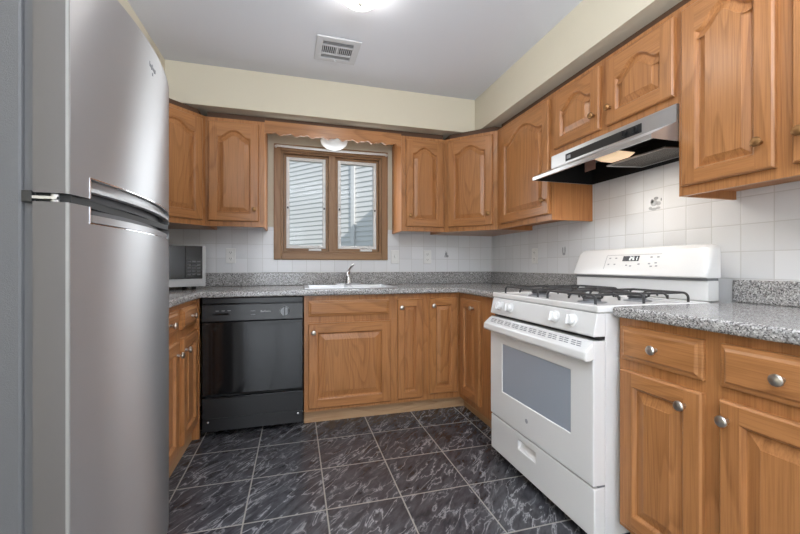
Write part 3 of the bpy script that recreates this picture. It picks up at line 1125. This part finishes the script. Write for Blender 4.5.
b = MB(); b.box(-0.112, -0.036, -0.0042, -0.0022, m1 - 0.062, m1 - 0.040, 'black_gloss'); b.build('display', pn)
b = MB(); b.box(-0.118, -0.030, -0.003, -0.0003, m0 + 0.012, m0 + 0.036, 'silver_print'); b.build('door_button', t, bevel=0.002)
for xx in (-mw + 0.05, -0.06):
    for yy in (0.05, md - 0.05):
        b = MB(); b.lathe([(0.014, 0.0003), (0.016, m0)], (xx, yy, 0), (0, 0, 1), 'black_matte', 12); b.build('foot', t)

# ------------------------------------------------------------------ gas range
RY = -1.2475
t = thing('gas_range', 'white freestanding gas range with black grates between the counters', 'range', (-0.700, RY, 0), R_RIGHT)
w = 0.764
b = MB(); b.box(0.004, w - 0.004, 0.035, 0.612, 0.045, 0.893, 'enamel_soft'); bd = b.build('body', t, bevel=0.004)
b = MB(); b.prism_axis([(0.09, 0.10), (0.18, 0.10), (0.18, 0.72), (0.09, 0.72)], w - 0.0042, w - 0.0022, 'enamel_soft'); b.build('side_rib', bd, bevel=0.002)
b = MB(); b.box(0.02, w - 0.02, 0.06, 0.10, 0.012, 0.044, 'black_matte'); b.build('toe_recess', t)
for xx in (0.05, w - 0.05):
    for yy in (0.075, 0.57):
        b = MB(); b.lathe([(0.018, 0.0005), (0.018, 0.012), (0.010, 0.013), (0.010, 0.044)], (xx, yy, 0), (0, 0, 1), 'enamel_soft', 14); b.build('foot', t)
# cooktop with a dished centre
b = MB()
cx0, cx1, cy0, cy1 = -0.003, w + 0.003, -0.006, 0.561
b.cells([cx0, cx0 + 0.03, cx1 - 0.03, cx1], [cy0, cy0 + 0.035, cy1 - 0.03, cy1], lambda i, j: not (i == 1 and j == 1), 0.8945, 0.922, 'enamel')
b.box(cx0 + 0.03, cx1 - 0.03, cy0 + 0.035, cy1 - 0.03, 0.895, 0.913, 'enamel')
ck = b.build('cooktop', t, bevel=0.006, seg=3)
# burners
for xx in (0.20, 0.564):
    for yy in (0.155, 0.405):
        b = MB()
        b.lathe([(0.058, 0.9132), (0.055, 0.917), (0.036, 0.919), (0.034, 0.928)], (xx, yy, 0), (0, 0, 1), 'grey_slot', 24)
        bn = b.build('burner', t, smooth=True)
        b = MB()
        b.lathe([(0.036, 0.9282), (0.040, 0.930), (0.040, 0.937), (0.034, 0.940), (0.001, 0.9405)], (xx, yy, 0), (0, 0, 1), 'iron', 24)
        b.build('burner_cap', bn, smooth=True)


def hoop(x0, y0, x1, y1, zb, zt, r=0.022, n=5):
    """a bar that rises from the cooktop, runs level and comes down again"""
    d = Vector((x1 - x0, y1 - y0, 0))
    L = d.length
    d.normalize()
    pts = []
    A = Vector((x0, y0, 0))
    pts.append(A + Vector((0, 0, zb)))
    for k in range(n + 1):
        a = PI / 2 * k / n
        pts.append(A + d * (r - r * math.cos(a)) + Vector((0, 0, zt - r + r * math.sin(a))))
    for k in range(n + 1):
        a = PI / 2 * (1 - k / n)
        pts.append(A + d * (L - r + r * math.cos(a)) + Vector((0, 0, zt - r + r * math.sin(a))))
    pts.append(A + d * L + Vector((0, 0, zb)))
    return pts


for gx in (0.058, 0.418):
    b = MB()
    gw, y0, y1 = 0.288, 0.040, 0.520
    zb, zt = 0.9135, 0.956
    ra = 0.0052
    xm = gx + gw / 2
    ym = (y0 + y1) / 2
    for yy in (y0, ym, y1):
        b.tube(hoop(gx, yy, gx + gw, yy, zb, zt), ra, 'iron')
    for xx in (gx + 0.025, gx + gw - 0.025):
        b.tube([(xx, y0, zt), (xx, y1, zt)], ra, 'iron')
    for yc in (0.155, 0.405):
        b.tube(hoop(gx, yc, gx + gw * 0.30, yc, zt - 0.006, zt), ra * 0.9, 'iron')
        b.tube(hoop(gx + gw * 0.70, yc, gx + gw, yc, zt - 0.006, zt), ra * 0.9, 'iron')
        b.tube(hoop(xm, yc - 0.118, xm, yc - 0.035, zb + 0.03, zt), ra * 0.9, 'iron')
        b.tube(hoop(xm, yc + 0.035, xm, yc + 0.118, zb + 0.03, zt), ra * 0.9, 'iron')
    b.build('grate', t, smooth=True, angle=60)
# front control panel
b = MB()
b.prism_axis([(0.034, 0.805), (-0.020, 0.805), (-0.022, 0.812), (-0.004, 0.893), (0.034, 0.893)], 0.002, w - 0.002, 'enamel')
pnl = b.build('control_panel', t, bevel=0.003, fix=True)
nrm = Vector((0, -0.081, 0.018)).normalized() * 1.0
nv = Vector((0, -0.976, 0.217))
for xx in (0.100, 0.190, 0.540, 0.640):
    b = MB()
    o = Vector((xx, -0.0125, 0.853)) + nv * 0.0005
    b.lathe([(0.027, 0), (0.027, 0.004), (0.0215, 0.007), (0.0205, 0.022), (0.018, 0.025), (0.001, 0.0255)], o, nv, 'enamel', 24)
    up = Vector((0, 0.217, 0.976))
    c0 = o + nv * 0.0255
    q = [c0 + up * a + Vector((1, 0, 0)) * s * 0.0045 for a, s in ((-0.019, -1), (-0.019, 1), (0.019, 1), (0.019, -1))]
    q2 = [p + nv * 0.010 for p in q]
    b.add(q + q2, [(0, 1, 2, 3), (4, 5, 6, 7), (0, 1, 5, 4), (1, 2, 6, 5), (2, 3, 7, 6), (3, 0, 4, 7)], 'enamel')
    b.build('control_knob', t, smooth=True, fix=True)
b = MB(); b.box(0.006, w - 0.006, 0.005, 0.0345, 0.7925, 0.8045, 'shadow_gap'); b.build('vent_gap', t)
# oven door
DZ0, DZ1 = 0.246, 0.790
wx0, wx1, wz0, wz1 = 0.125, 0.640, 0.398, 0.652
b = MB()
yf, yb = -0.022, 0.034
b.cells([0.002, wx0, wx1, w - 0.002], [DZ0, wz0, wz1, DZ1], lambda i, j: not (i == 1 and j == 1), 0, 1, 'enamel')
b.v = [(x, (yf if zz > 0.5 else yb), y) for x, y, zz in b.v]
dr = b.build('oven_door', t, bevel=0.005, seg=3, fix=True)
b = MB(); b.box(wx0 - 0.0005, wx1 + 0.0005, yf + 0.004, yf + 0.007, wz0 - 0.0005, wz1 + 0.0005, 'oven_glass'); b.build('window_glass', dr)
b = MB(); b.box(wx0 - 0.004, wx1 + 0.004, 0.0325, 0.0345, wz0 - 0.004, wz1 + 0.004, 'oven_back'); b.build('cavity_back', dr)
for zz in (0.452, 0.545):
    b = MB()
    b.box(wx0 + 0.002, wx1 - 0.002, -0.010, -0.004, zz, zz + 0.005, 'white_plastic')
    b.build('rack', dr)
b = MB()   # wide handle, returning to the door at both ends
b.prism_axis([(-0.0223, 0.786), (-0.056, 0.757), (-0.062, 0.752), (-0.065, 0.724), (-0.060, 0.716), (-0.040, 0.717), (-0.0223, 0.722)], -0.002, w + 0.002, 'enamel')
b.build('handle', dr, bevel=0.005, seg=3, fix=True)
b = MB()
nv2 = Vector((0, -0.05, 0))
for gi in range(10):
    for r in range(3):
        xx = 0.040 + gi * 0.0695
        zz = 0.7700 + r * 0.0062
        off = 0.006 * (r - 1)
        for q0, q1 in ((0.0, 0.024), (0.029, 0.053)):
            aa = 0.22 + r * 0.21
            pa = Vector((0, -0.0223 - 0.0337 * aa, 0.786 - 0.029 * aa)) + Vector((0, -0.65, 0.76)) * 0.0006
            pb = Vector((0, -0.0223 - 0.0337 * (aa + 0.10), 0.786 - 0.029 * (aa + 0.10))) + Vector((0, -0.65, 0.76)) * 0.0006
            X0, X1 = Vector((xx + q0 + off, 0, 0)), Vector((xx + q1 + off, 0, 0))
            b.face([pa + X0, pb + X0, pb + X1, pa + X1], 'grey_slot')
b.build('vent_slots', dr)
b = MB(); b.lathe([(0.011, 0), (0.011, 0.0012), (0.001, 0.0014)], (0.345, yf - 0.0002, 0.327), (0, -1, 0), 'print', 20); eb = b.build('emblem', dr)
# storage drawer
b = MB()
hx0, hx1, hz0, hz1 = 0.268, 0.408, 0.158, 0.204
b.cells([0.002, hx0, hx1, w - 0.002], [0.048, hz0, hz1, 0.238], lambda i, j: not (i == 1 and j == 1), 0, 1, 'enamel')
b.v = [(x, (-0.018 if zz > 0.5 else yb), y) for x, y, zz in b.v]
sd = b.build('storage_drawer', t, bevel=0.005, seg=3, fix=True)
b = MB()
b.prism_axis([(0.030, hz0), (0.008, hz0), (-0.012, hz0 + 0.001), (0.022, hz1), (0.030, hz1)], hx0, hx1, 'enamel')
b.build('pocket_handle', sd, fix=True)
b = MB(); b.box(0.006, w - 0.006, 0.004, 0.0345, 0.2385, 0.2455, 'grey_slot'); b.build('door_seam', t)
# backguard
b = MB()
b.prism_axis([(0.562, 0.9225), (0.560, 1.008), (0.622, 1.008), (0.622, 0.9225)], 0.006, w - 0.006, 'enamel')
gb = b.build('backguard', t, bevel=0.004, fix=True)
b = MB()
prof = [(0.622, 1.020), (0.542, 1.020), (0.536, 1.026), (0.537, 1.034), (0.578, 1.140), (0.590, 1.156), (0.600, 1.163), (0.622, 1.166)]
xs_ = [(0.0, 0.80), (0.004, 0.91), (0.012, 0.965), (0.026, 0.99), (0.05, 1.0), (w - 0.05, 1.0), (w - 0.026, 0.99), (w - 0.012, 0.965), (w - 0.004, 0.91), (w, 0.80)]
rings = []
for xx, s in xs_:
    rings.append([(xx, 0.622 - (0.622 - yy) * (0.80 + 0.20 * s if s < 1 else 1), 1.020 + (zz - 1.020) * s) for yy, zz in prof])
vv = [p for r in rings for p in r]
n_ = len(prof)
ff = []
for a in range(len(rings) - 1):
    for k in range(n_):
        k2 = (k + 1) % n_
        ff.append((a * n_ + k, a * n_ + k2, (a + 1) * n_ + k2, (a + 1) * n_ + k))
ff += [tuple(range(n_)), tuple(range((len(rings) - 1) * n_, len(rings) * n_))]
b.add(vv, ff, 'enamel')
cb = b.build('control_console', t, smooth=True, fix=True, angle=50)
b = MB(); b.box(0.008, w - 0.008, 0.558, 0.620, 1.0085, 1.0195, 'grey_slot'); b.build('console_seam', t)
# display set on the sloping face
s0, s1 = Vector((0, 0.537, 1.034)), Vector((0, 0.578, 1.140))
ud = (s1 - s0).normalized()
nd = Vector((0, -ud.z, ud.y))


def on_console(b, x0, x1, a0, a1, h, mat, h0=0.0002):
    q = [s0 + ud * a + Vector((x, 0, 0)) + nd * h0 for x, a in ((x0, a0), (x1, a0), (x1, a1), (x0, a1))]
    q2 = [p + nd * h for p in q]
    b.add(q + q2, [(0, 3, 2, 1), (4, 5, 6, 7), (0, 1, 5, 4), (1, 2, 6, 5), (2, 3, 7, 6), (3, 0, 4, 7)], mat)


b = MB(); on_console(b, 0.335, 0.430, 0.066, 0.094, 0.0012, 'display'); dp = b.build('display', cb)
b = MB()
SEG = {'2': 'abged', '5': 'afgcd', '1': 'bc'}
for k, ch in enumerate('251'):
    dx = 0.375 + k * 0.017
    a0 = 0.071
    W_, H_, th = 0.011, 0.018, 0.0026
    R = {'a': (dx, dx + W_, a0 + H_ - th, a0 + H_), 'g': (dx, dx + W_, a0 + H_ / 2 - th / 2, a0 + H_ / 2 + th / 2), 'd': (dx, dx + W_, a0, a0 + th),
         'f': (dx, dx + th, a0 + H_ / 2, a0 + H_), 'e': (dx, dx + th, a0, a0 + H_ / 2), 'b': (dx + W_ - th, dx + W_, a0 + H_ / 2, a0 + H_), 'c': (dx + W_ - th, dx + W_, a0, a0 + H_ / 2)}
    for sg in SEG[ch]:
        on_console(b, *R[sg], 0.0006, 'digits', 0.0015)
b.build('digits', dp)
b = MB()
on_console(b, 0.225, 0.2275, 0.022, 0.100, 0.0004, 'print')
on_console(b, 0.228, 0.545, 0.100, 0.102, 0.0004, 'print')
for (xx, aa) in ((0.245, 0.080), (0.285, 0.080), (0.245, 0.045), (0.285, 0.045), (0.360, 0.040), (0.385, 0.036), (0.430, 0.046), (0.490, 0.082), (0.525, 0.082), (0.487, 0.048), (0.520, 0.052), (0.500, 0.034), (0.527, 0.036)):
    on_console(b, xx, xx + 0.012, aa, aa + 0.007, 0.0004, 'print')
b.build('keypad_print', cb)

# ------------------------------------------------------------------ range hood
t = thing('range_hood', 'stainless under-cabinet range hood with its lamp lit, above the gas range', 'range hood', (-0.315, -1.2465, 0), R_RIGHT)
w = 0.7605
D = 0.298          # local y of the wall side
LF, LZ = -0.130, 1.573   # front lip
b = MB()
b.box(0.0, w, 0.0, D, 1.712, 1.7235, 'steel_hood')
b.box(0.0, w, 0.0, 0.003, 1.652, 1.7118, 'steel_hood')
b.face([(0, LF, LZ + 0.018), (w, LF, LZ + 0.018), (w, 0, 1.652), (0, 0, 1.652)], 'steel_hood')
b.face([(0, LF, LZ), (w, LF, LZ), (w, LF, LZ + 0.018), (0, LF, LZ + 0.018)], 'steel_hood')
b.face([(0, LF, LZ), (0, LF + 0.012, LZ), (w, LF + 0.012, LZ), (w, LF, LZ)], 'steel_hood')
for xx in (0.0, w):
    b.face([(xx, LF, LZ), (xx, LF, LZ + 0.018), (xx, 0, 1.652), (xx, 0, 1.712), (xx, D, 1.712), (xx, D, LZ)], 'steel_hood')
b.build('shell', t)
b = MB()   # dark liner inside the open underside
i_ = 0.003
L0 = [(LF + 0.012, LZ + 0.001), (D - i_, LZ + 0.001), (D - i_, 1.70), (0.006, 1.70), (0.006, 1.648), (LF + 0.012, LZ + 0.014)]
for a in range(1, len(L0)):
    p, q = L0[a], L0[(a + 1) % len(L0)]
    b.face([(i_, p[0], p[1]), (w - i_, p[0], p[1]), (w - i_, q[0], q[1]), (i_, q[0], q[1])], 'black_matte')
for xx in (i_, w - i_):
    b.face([(xx, p, q) for p, q in L0], 'black_matte')
b.build('liner', t)
b = MB(); b.box(0.125, 0.605, -0.0035, -0.0003, 1.662, 1.702, 'black_plastic'); cp = b.build('control_strip', t)
b = MB(); b.box(0.135, 0.165, -0.0045, -0.0037, 1.672, 1.692, 'print'); b.build('emblem', cp)
for xx in (0.520, 0.575):
    b = MB(); b.lathe([(0.015, 0), (0.014, 0.010), (0.001, 0.011)], (xx, -0.0037, 1.682), (0, -1, 0), 'black_matte', 16); b.box(xx - 0.003, xx + 0.003, -0.021, -0.0145, 1.669, 1.695, 'black_plastic'); b.build('switch', cp, smooth=True)
b = MB()
lx0, lx1, ly0, ly1 = 0.385, 0.535, -0.060, 0.050
b.add([(lx0, ly0, 1.600), (lx1, ly0, 1.600), (lx1, ly1, 1.600), (lx0, ly1, 1.600), (lx0 + 0.03, ly0 + 0.02, 1.578), (lx1 - 0.02, ly0 + 0.02, 1.578), (lx1 - 0.02, ly1 - 0.02, 1.578), (lx0 + 0.03, ly1 - 0.02, 1.578)],
      [(0, 1, 2, 3), (7, 6, 5, 4), (0, 4, 5, 1), (1, 5, 6, 2), (2, 6, 7, 3), (3, 7, 4, 0)], 'lens')
b.build('lamp_lens', t, bevel=0.006, fix=True)
hl = area('hood_lamp_light', (-0.31, -1.715, 1.568), (0, 0, 0), 0.07, 0.14, 1.5, (1.0, 0.92, 0.82))
b = MB()
b.add([(0.36, 0.055, 1.578), (0.668, 0.055, 1.578), (0.668, 0.276, 1.590), (0.36, 0.276, 1.590), (0.36, 0.055, 1.586), (0.668, 0.055, 1.586), (0.668, 0.276, 1.598), (0.36, 0.276, 1.598)],
      [(0, 3, 2, 1), (4, 5, 6, 7), (0, 1, 5, 4), (1, 2, 6, 5), (2, 3, 7, 6), (3, 0, 4, 7)], 'filter')
fl = b.build('grease_filter', t)
b = MB()
b.tube([(0.36, 0.053, 1.580), (0.670, 0.053, 1.580), (0.670, 0.278, 1.592), (0.36, 0.278, 1.592), (0.36, 0.053, 1.580)], 0.0045, 'steel_sink', 6)
b.build('filter_frame', fl)
b = MB(); b.box(0.09, 0.17, 0.16, 0.161, 1.62, 1.685, 'label'); b.build('wood_reflection', t)  # patch painted as the reflection of wood in the hood, not a label

# ------------------------------------------------------------------ refrigerator
t = thing('refrigerator', 'stainless top-freezer refrigerator standing at the left edge of the photo', 'refrigerator', (-2.288, -2.127, 0), R_LEFT)
w = 0.705
FH = 1.800
b = MB(); b.box(0.004, w - 0.004, 0.088, 0.690, 0.03, FH - 0.012, 'grey_body'); b.build('body', t, bevel=0.006)
b = MB(); b.box(0.012, w - 0.012, 0.0665, 0.0875, 0.071, FH - 0.02, 'gasket'); b.build('door_gasket', t)
for xx in (0.06, w - 0.06):
    for yy in (0.14, 0.63):
        b = MB(); b.lathe([(0.022, 0.0005), (0.022, 0.0295)], (xx, yy, 0), (0, 0, 1), 'black_matte', 14); b.build('foot', t)
b = MB(); b.box(0.01, w - 0.01, 0.070, 0.0875, 0.03, 0.068, 'gasket'); b.build('toe_grille', t)
BUL = 0.040
NX = 40


def fy(x):
    q = 2 * x / w - 1
    e = 0.005
    edge = 0.0
    for d in (x, w - x):
        if d < e:
            edge = max(edge, e - math.sqrt(max(0.0, e * e - (e - d) ** 2)))
    return -BUL * (1 - q * q) + edge


xcols = sorted(set([0.0, 0.0008, 0.0025, 0.005, 0.0075, 0.010, w, w - 0.0008, w - 0.0025, w - 0.005, w - 0.0075, w - 0.010] + [0.010 + (w - 0.020) * k / NX for k in range(NX + 1)] + [0.066, w - 0.012]))


def fridge_door(name, z0, z1, notch_lo, notch_hi):
    """curved door; the notch (a recessed grip along one edge) spans x 0.085 .. w-0.012"""
    b = MB()
    n0, n1 = 0.066, w - 0.012
    depth = 0.034
    full_z = [z0, z1]
    for a in range(len(xcols) - 1):
        xa, xb = xcols[a], xcols[a + 1]
        ya, yb_ = fy(xa), fy(xb)
        inn = xa >= n0 - 1e-6 and xb <= n1 + 1e-6
        lo, hi = z0, z1
        if inn:
            if notch_lo == z0:
                lo = notch_hi
            else:
                hi = notch_lo
        b.face([(xa, ya, lo), (xb, yb_, lo), (xb, yb_, hi), (xa, ya, hi)], 'door_edge' if (xb < 0.0055 or xa > w - 0.0055) else 'steel')
        for zz, up in ((z0, False), (z1, True)):
            da = depth if inn and ((notch_lo == z0 and not up) or (notch_hi == z1 and up)) else 0.0
            q = [(xa, ya + da, zz), (xb, yb_ + da, zz), (xb, 0.066, zz), (xa, 0.066, zz)]
            b.face(q if up else q[::-1], 'black_plastic')
        if inn:
            b.face([(xa, ya + depth, notch_lo), (xb, yb_ + depth, notch_lo), (xb, yb_ + depth, notch_hi), (xa, ya + depth, notch_hi)], 'gasket')
            zz = notch_hi if notch_lo == z0 else notch_lo
            q = [(xa, ya, zz), (xb, yb_, zz), (xb, yb_ + depth, zz), (xa, ya + depth, zz)]
            b.face(q if notch_hi == z1 else q[::-1], 'steel')
    for xx in (n0, n1):
        q = [(xx, fy(xx), notch_lo), (xx, fy(xx) + depth, notch_lo), (xx, fy(xx) + depth, notch_hi), (xx, fy(xx), notch_hi)]
        b.face(q if xx == n1 else q[::-1], 'steel')
    for xx in (0.0, w):
        y_ = fy(xx)
        q = [(xx, y_, z0), (xx, y_, z1), (xx, 0.066, z1), (xx, 0.066, z0)]
        b.face(q if xx == 0.0 else q[::-1], 'door_side')
    b.face([(0, 0.066, z0), (0, 0.066, z1), (w, 0.066, z1), (w, 0.066, z0)], 'gasket')
    return b.build(name, t, smooth=True, weld=True, fix=True, angle=40)


ZF0, ZR1 = 1.236, 1.216
fz = fridge_door('freezer_door', ZF0, FH, ZF0, 1.286)
rf = fridge_door('fresh_food_door', 0.022, ZR1, 1.176, ZR1)


def strip(b, x0, x1, z0, z1, dy0, dy1, mat, n=30):
    """a band that follows the curve of the door, dy = distance behind the door face"""
    for k in range(n):
        xa, xb = x0 + (x1 - x0) * k / n, x0 + (x1 - x0) * (k + 1) / n
        ya, yb_ = fy(xa), fy(xb)
        b.add([(xa, ya + dy0, z0), (xb, yb_ + dy0, z0), (xb, yb_ + dy1, z0), (xa, ya + dy1, z0), (xa, ya + dy0, z1), (xb, yb_ + dy0, z1), (xb, yb_ + dy1, z1), (xa, ya + dy1, z1)],
              [(0, 3, 2, 1), (4, 5, 6, 7), (0, 1, 5, 4), (1, 2, 6, 5), (2, 3, 7, 6), (3, 0, 4, 7)], mat)


b = MB()
strip(b, 0.067, w - 0.013, 1.254, 1.263, 0.002, 0.020, 'silver_print')
strip(b, 0.067, w - 0.013, 1.2635, 1.284, 0.014, 0.032, 'steel')
b.build('handle', fz)
b = MB()
strip(b, 0.067, w - 0.013, 1.180, 1.198, 0.006, 0.026, 'steel')
b.build('handle', rf)
b = MB()
strip(b, 0.0635, 0.0660, 1.236, 1.2875, -0.0012, 0.004, 'chrome', 1)
strip(b, 0.0660, w - 0.012, 1.2855, 1.2875, -0.0012, 0.003, 'chrome')
b.build('grip_trim', fz)
b = MB()
strip(b, 0.0635, 0.0660, 1.1745, 1.216, -0.0012, 0.004, 'chrome', 1)
strip(b, 0.0660, w - 0.012, 1.1745, 1.1762, -0.0012, 0.003, 'chrome')
b.build('grip_trim', rf)
b = MB(); b.box(0.012, w - 0.012, 0.0, 0.064, ZR1 + 0.0008, ZF0 - 0.0008, 'black_matte'); b.build('door_gap', t)
b = MB()   # middle hinge
b.box(0.001, 0.030, 0.022, 0.086, 1.222, 1.229, 'steel_sink')
b.lathe([(0.008, 1.2165), (0.008, 1.2355)], (0.012, 0.030, 0), (0, 0, 1), 'steel_sink', 14)
b.box(0.0, 0.012, 0.068, 0.0868, 1.214, 1.240, 'black_plastic')
b.build('hinge', t, bevel=0.001)
b = MB()   # badge of small dark strokes
bx0 = 0.372
for k, (dx, ww, z0_, z1_) in enumerate([(0, .004, 0, .016), (.006, .003, 0, .010), (.0105, .002, 0, .010), (.014, .005, -.004, .010), (.0205, .002, 0, .010), (.024, .005, 0, .016), (.031, .005, 0, .010), (.0375, .003, 0, .010), (.042, .005, -.004, .010), (.0485, .004, 0, .010), (.054, .004, 0, .012)]):
    strip(b, bx0 + dx, bx0 + dx + ww, 1.726 + z0_, 1.726 + z1_, -0.0012, 0.0004, 'grey_slot', 1)
strip(b, bx0 + 0.024, bx0 + 0.032, 1.706, 1.714, -0.0012, 0.0004, 'grey_slot', 1)
b.build('emblem', fz)

# ------------------------------------------------------------------ ceiling lamp, valance lamp, vent, outlets
t = thing('ceiling_lamp', 'round lit glass ceiling lamp above the middle of the kitchen', 'lamp', (-1.488, -1.375, 2.4275))
b = MB(); b.lathe([(0.100, 0), (0.100, -0.018), (0.095, -0.0258)], (0, 0, 0), (0, 0, 1), 'white_plastic', 32); b.build('base', t, smooth=True, fix=True)
b = MB()
b.lathe([(0.112, -0.026), (0.110, -0.040), (0.100, -0.060), (0.080, -0.079), (0.048, -0.090), (0.018, -0.094)], (0, 0, 0), (0, 0, 1), 'bowl', 32)
b.build('glass_bowl', t, smooth=True, fix=True)
b = MB(); b.lathe([(0.010, -0.0945), (0.012, -0.100), (0.007, -0.108), (0.001, -0.110)], (0, 0, 0), (0, 0, 1), 'nickel', 14); b.build('finial', t, smooth=True, fix=True)

t = thing('ceiling_lamp', 'frosted glass lamp peeking below the valance above the window', 'lamp', (-1.497, -0.195, SZ - 0.0005))
b = MB(); b.lathe([(0.050, 0), (0.050, -0.055), (0.046, -0.060)], (0, 0, 0), (0, 0, 1), 'white_plastic', 28); b.build('base', t, smooth=True, fix=True)
b = MB()
b.lathe([(0.066, -0.061), (0.098, -0.085), (0.106, -0.105), (0.098, -0.130), (0.070, -0.155), (0.030, -0.170), (0.002, -0.173)], (0, 0, 0), (0, 0, 1), 'white_plastic', 28)
b.build('glass_bowl', t, smooth=True, fix=True)

t = thing('air_vent', 'square white louvred air vent set in the ceiling', 'vent', (-1.538, -0.788, 2.4275), math.radians(1.5))
b = MB()
h = 0.132
b.cells([-h, -0.092, 0.092, h], [-h, -0.092, 0.092, h], lambda i, j: not (i == 1 and j == 1), -0.010, -0.0005, 'vent_paint')
b.build('frame', t, bevel=0.003)
b = MB(); b.box(-0.0915, 0.0915, -0.0915, 0.0915, -0.002, -0.0008, 'shadow_gap'); b.build('duct', t)
b = MB()
b.box(-0.0915, 0.0915, -0.052, -0.040, -0.0095, -0.0022, 'vent_paint')
b.box(-0.0915, 0.0915, 0.040, 0.052, -0.0095, -0.0022, 'vent_paint')
b.box(-0.006, 0.006, -0.040, 0.040, -0.0095, -0.0022, 'vent_paint')
for k in range(15):
    x = -0.084 + k * 0.012
    if abs(x) > 0.010:
        b.add([(x - 0.0035, -0.0398, -0.009), (x - 0.0005, -0.0398, -0.009), (x + 0.0035, -0.0398, -0.0025), (x + 0.0005, -0.0398, -0.0025),
               (x - 0.0035, 0.0398, -0.009), (x - 0.0005, 0.0398, -0.009), (x + 0.0035, 0.0398, -0.0025), (x + 0.0005, 0.0398, -0.0025)],
              [(0, 1, 2, 3), (7, 6, 5, 4), (0, 4, 5, 1), (1, 5, 6, 2), (2, 6, 7, 3), (3, 7, 4, 0)], 'vent_paint')
for sgn in (-1, 1):
    for k in range(3):
        y = sgn * (0.060 + k * 0.012)
        b.add([(-0.0913, y - 0.004, -0.009), (-0.0913, y - 0.001, -0.009), (-0.0913, y + 0.005, -0.0025), (-0.0913, y + 0.002, -0.0025),
               (0.0913, y - 0.004, -0.009), (0.0913, y - 0.001, -0.009), (0.0913, y + 0.005, -0.0025), (0.0913, y + 0.002, -0.0025)],
              [(0, 1, 2, 3), (7, 6, 5, 4), (0, 4, 5, 1), (1, 5, 6, 2), (2, 6, 7, 3), (3, 7, 4, 0)], 'vent_paint')
b.build('louvres', t, fix=True)
b = MB(); b.lathe([(0.006, -0.010), (0.006, -0.020), (0.001, -0.021)], (0.0, 0.104, 0), (0, 0, 1), 'vent_paint', 12); b.build('lever', t, smooth=True, fix=True)


def outlet(label, loc, rz, switch=False):
    t = thing('light_switch' if switch else 'wall_outlet', label, 'switch' if switch else 'outlet', loc, rz)
    b = MB(); b.box(-0.036, 0.036, -0.006, -0.0003, -0.058, 0.058, 'white_plastic'); b.build('cover_plate', t, bevel=0.003)
    if switch:
        b = MB(); b.box(-0.006, 0.006, -0.015, -0.0062, -0.008, 0.014, 'white_plastic'); b.build('toggle', t, bevel=0.002)
        return
    for zz in (-0.024, 0.024):
        b = MB()
        b.lathe([(0.0165, 0), (0.0165, 0.002), (0.001, 0.0022)], (0, -0.0062, zz), (0, -1, 0), 'white_plastic', 18)
        s_ = b.build('socket', t)
        b = MB()
        b.box(-0.0075, -0.0050, -0.0092, -0.0085, zz - 0.002, zz + 0.008, 'shadow_gap')
        b.box(0.0050, 0.0075, -0.0092, -0.0085, zz - 0.002, zz + 0.008, 'shadow_gap')
        b.box(-0.002, 0.002, -0.0092, -0.0085, zz - 0.010, zz - 0.006, 'shadow_gap')
        b.build('slots', s_)


outlet('white double outlet on the tiles right of the microwave', (-2.272, -0.0072, 1.150), 0)
outlet('white double outlet on the back tiles right of the window and switch', (-0.655, -0.0072, 1.150), 0)
outlet('white light switch on the tiles at the right edge of the window', (-0.955, -0.0072, 1.150), 0, True)
outlet('white double outlet on the right wall tiles near the room corner', (-0.0072, -0.659, 1.148), R_RIGHT)

# ------------------------------------------------------------------ outside the window
wp = Vector((-1.04, 5.47, 0))
wd = Vector((-0.65, 0.76, 0)).normalized()
wn = Vector((-0.76, -0.65, 0)).normalized()
t = thing('neighbouring_house', 'white clapboard wall of the house next door seen through the window', 'house', (wp.x, wp.y, 0))
b = MB()
lap = 0.105
for k in range(62):
    z0 = -0.6 + k * lap
    z1 = z0 + lap
    A, B = wd * -5.0, wd * 6.0
    o0, o1 = wn * 0.021, wn * 0.002
    up = Vector((0, 0, 1))
    b.face([A + o0 + up * z0, A + o1 + up * z1, B + o1 + up * z1, B + o0 + up * z0], 'siding')
    b.face([A + o1 + up * z0, A + o0 + up * z0, B + o0 + up * z0, B + o1 + up * z0], 'siding')
A, B = wd * -5.0, wd * 6.0
up = Vector((0, 0, 1))
for q in ([A, B], [A - wn * 0.3, B - wn * 0.3]):
    b.face([q[0] - up * 0.6, q[1] - up * 0.6, q[1] + up * 5.9, q[0] + up * 5.9], 'siding')
b.build('siding', t)
b = MB()
pc = Vector((-0.56, 4.91, 0)) - wp
e = wd * 0.045
q = [pc - e + wn * 0.02, pc + e + wn * 0.02, pc + e + wn * 0.07, pc - e + wn * 0.07]
b.prism([(p.x, p.y) for p in q], -0.6, 5.5, 'white_plastic')
b.build('downspout', t, fix=True)
b = MB(); b.box(-12, 12, 0.3, 16, -0.65, -0.6, 'grass'); struct(b.build('ground'))
# unseen sun blocker, added to cast the slanted shadow on the neighbour's wall
P1, P2 = Vector((-0.993, 5.414, 1.479)), Vector((-0.143, 4.421, 2.335))
S = 4.0
ex = (P2 - P1)
Q = [P1 + SUN * S, P2 + ex * 0.9 + SUN * S]
Q.append(Vector((Q[1].x, Q[1].y, -0.6)))
Q.append(Vector((Q[0].x, Q[0].y, -0.6)))
b = MB()
th = Vector((ex.y, -ex.x, 0)).normalized() * -0.25
f4 = [Q[0], Q[1], Q[2], Q[3]]
b.add(f4 + [p + th for p in f4], [(0, 1, 2, 3), (7, 6, 5, 4), (0, 4, 5, 1), (1, 5, 6, 2), (2, 6, 7, 3), (3, 7, 4, 0)], 'siding')
struct(b.build('shadow_blocker', fix=True))
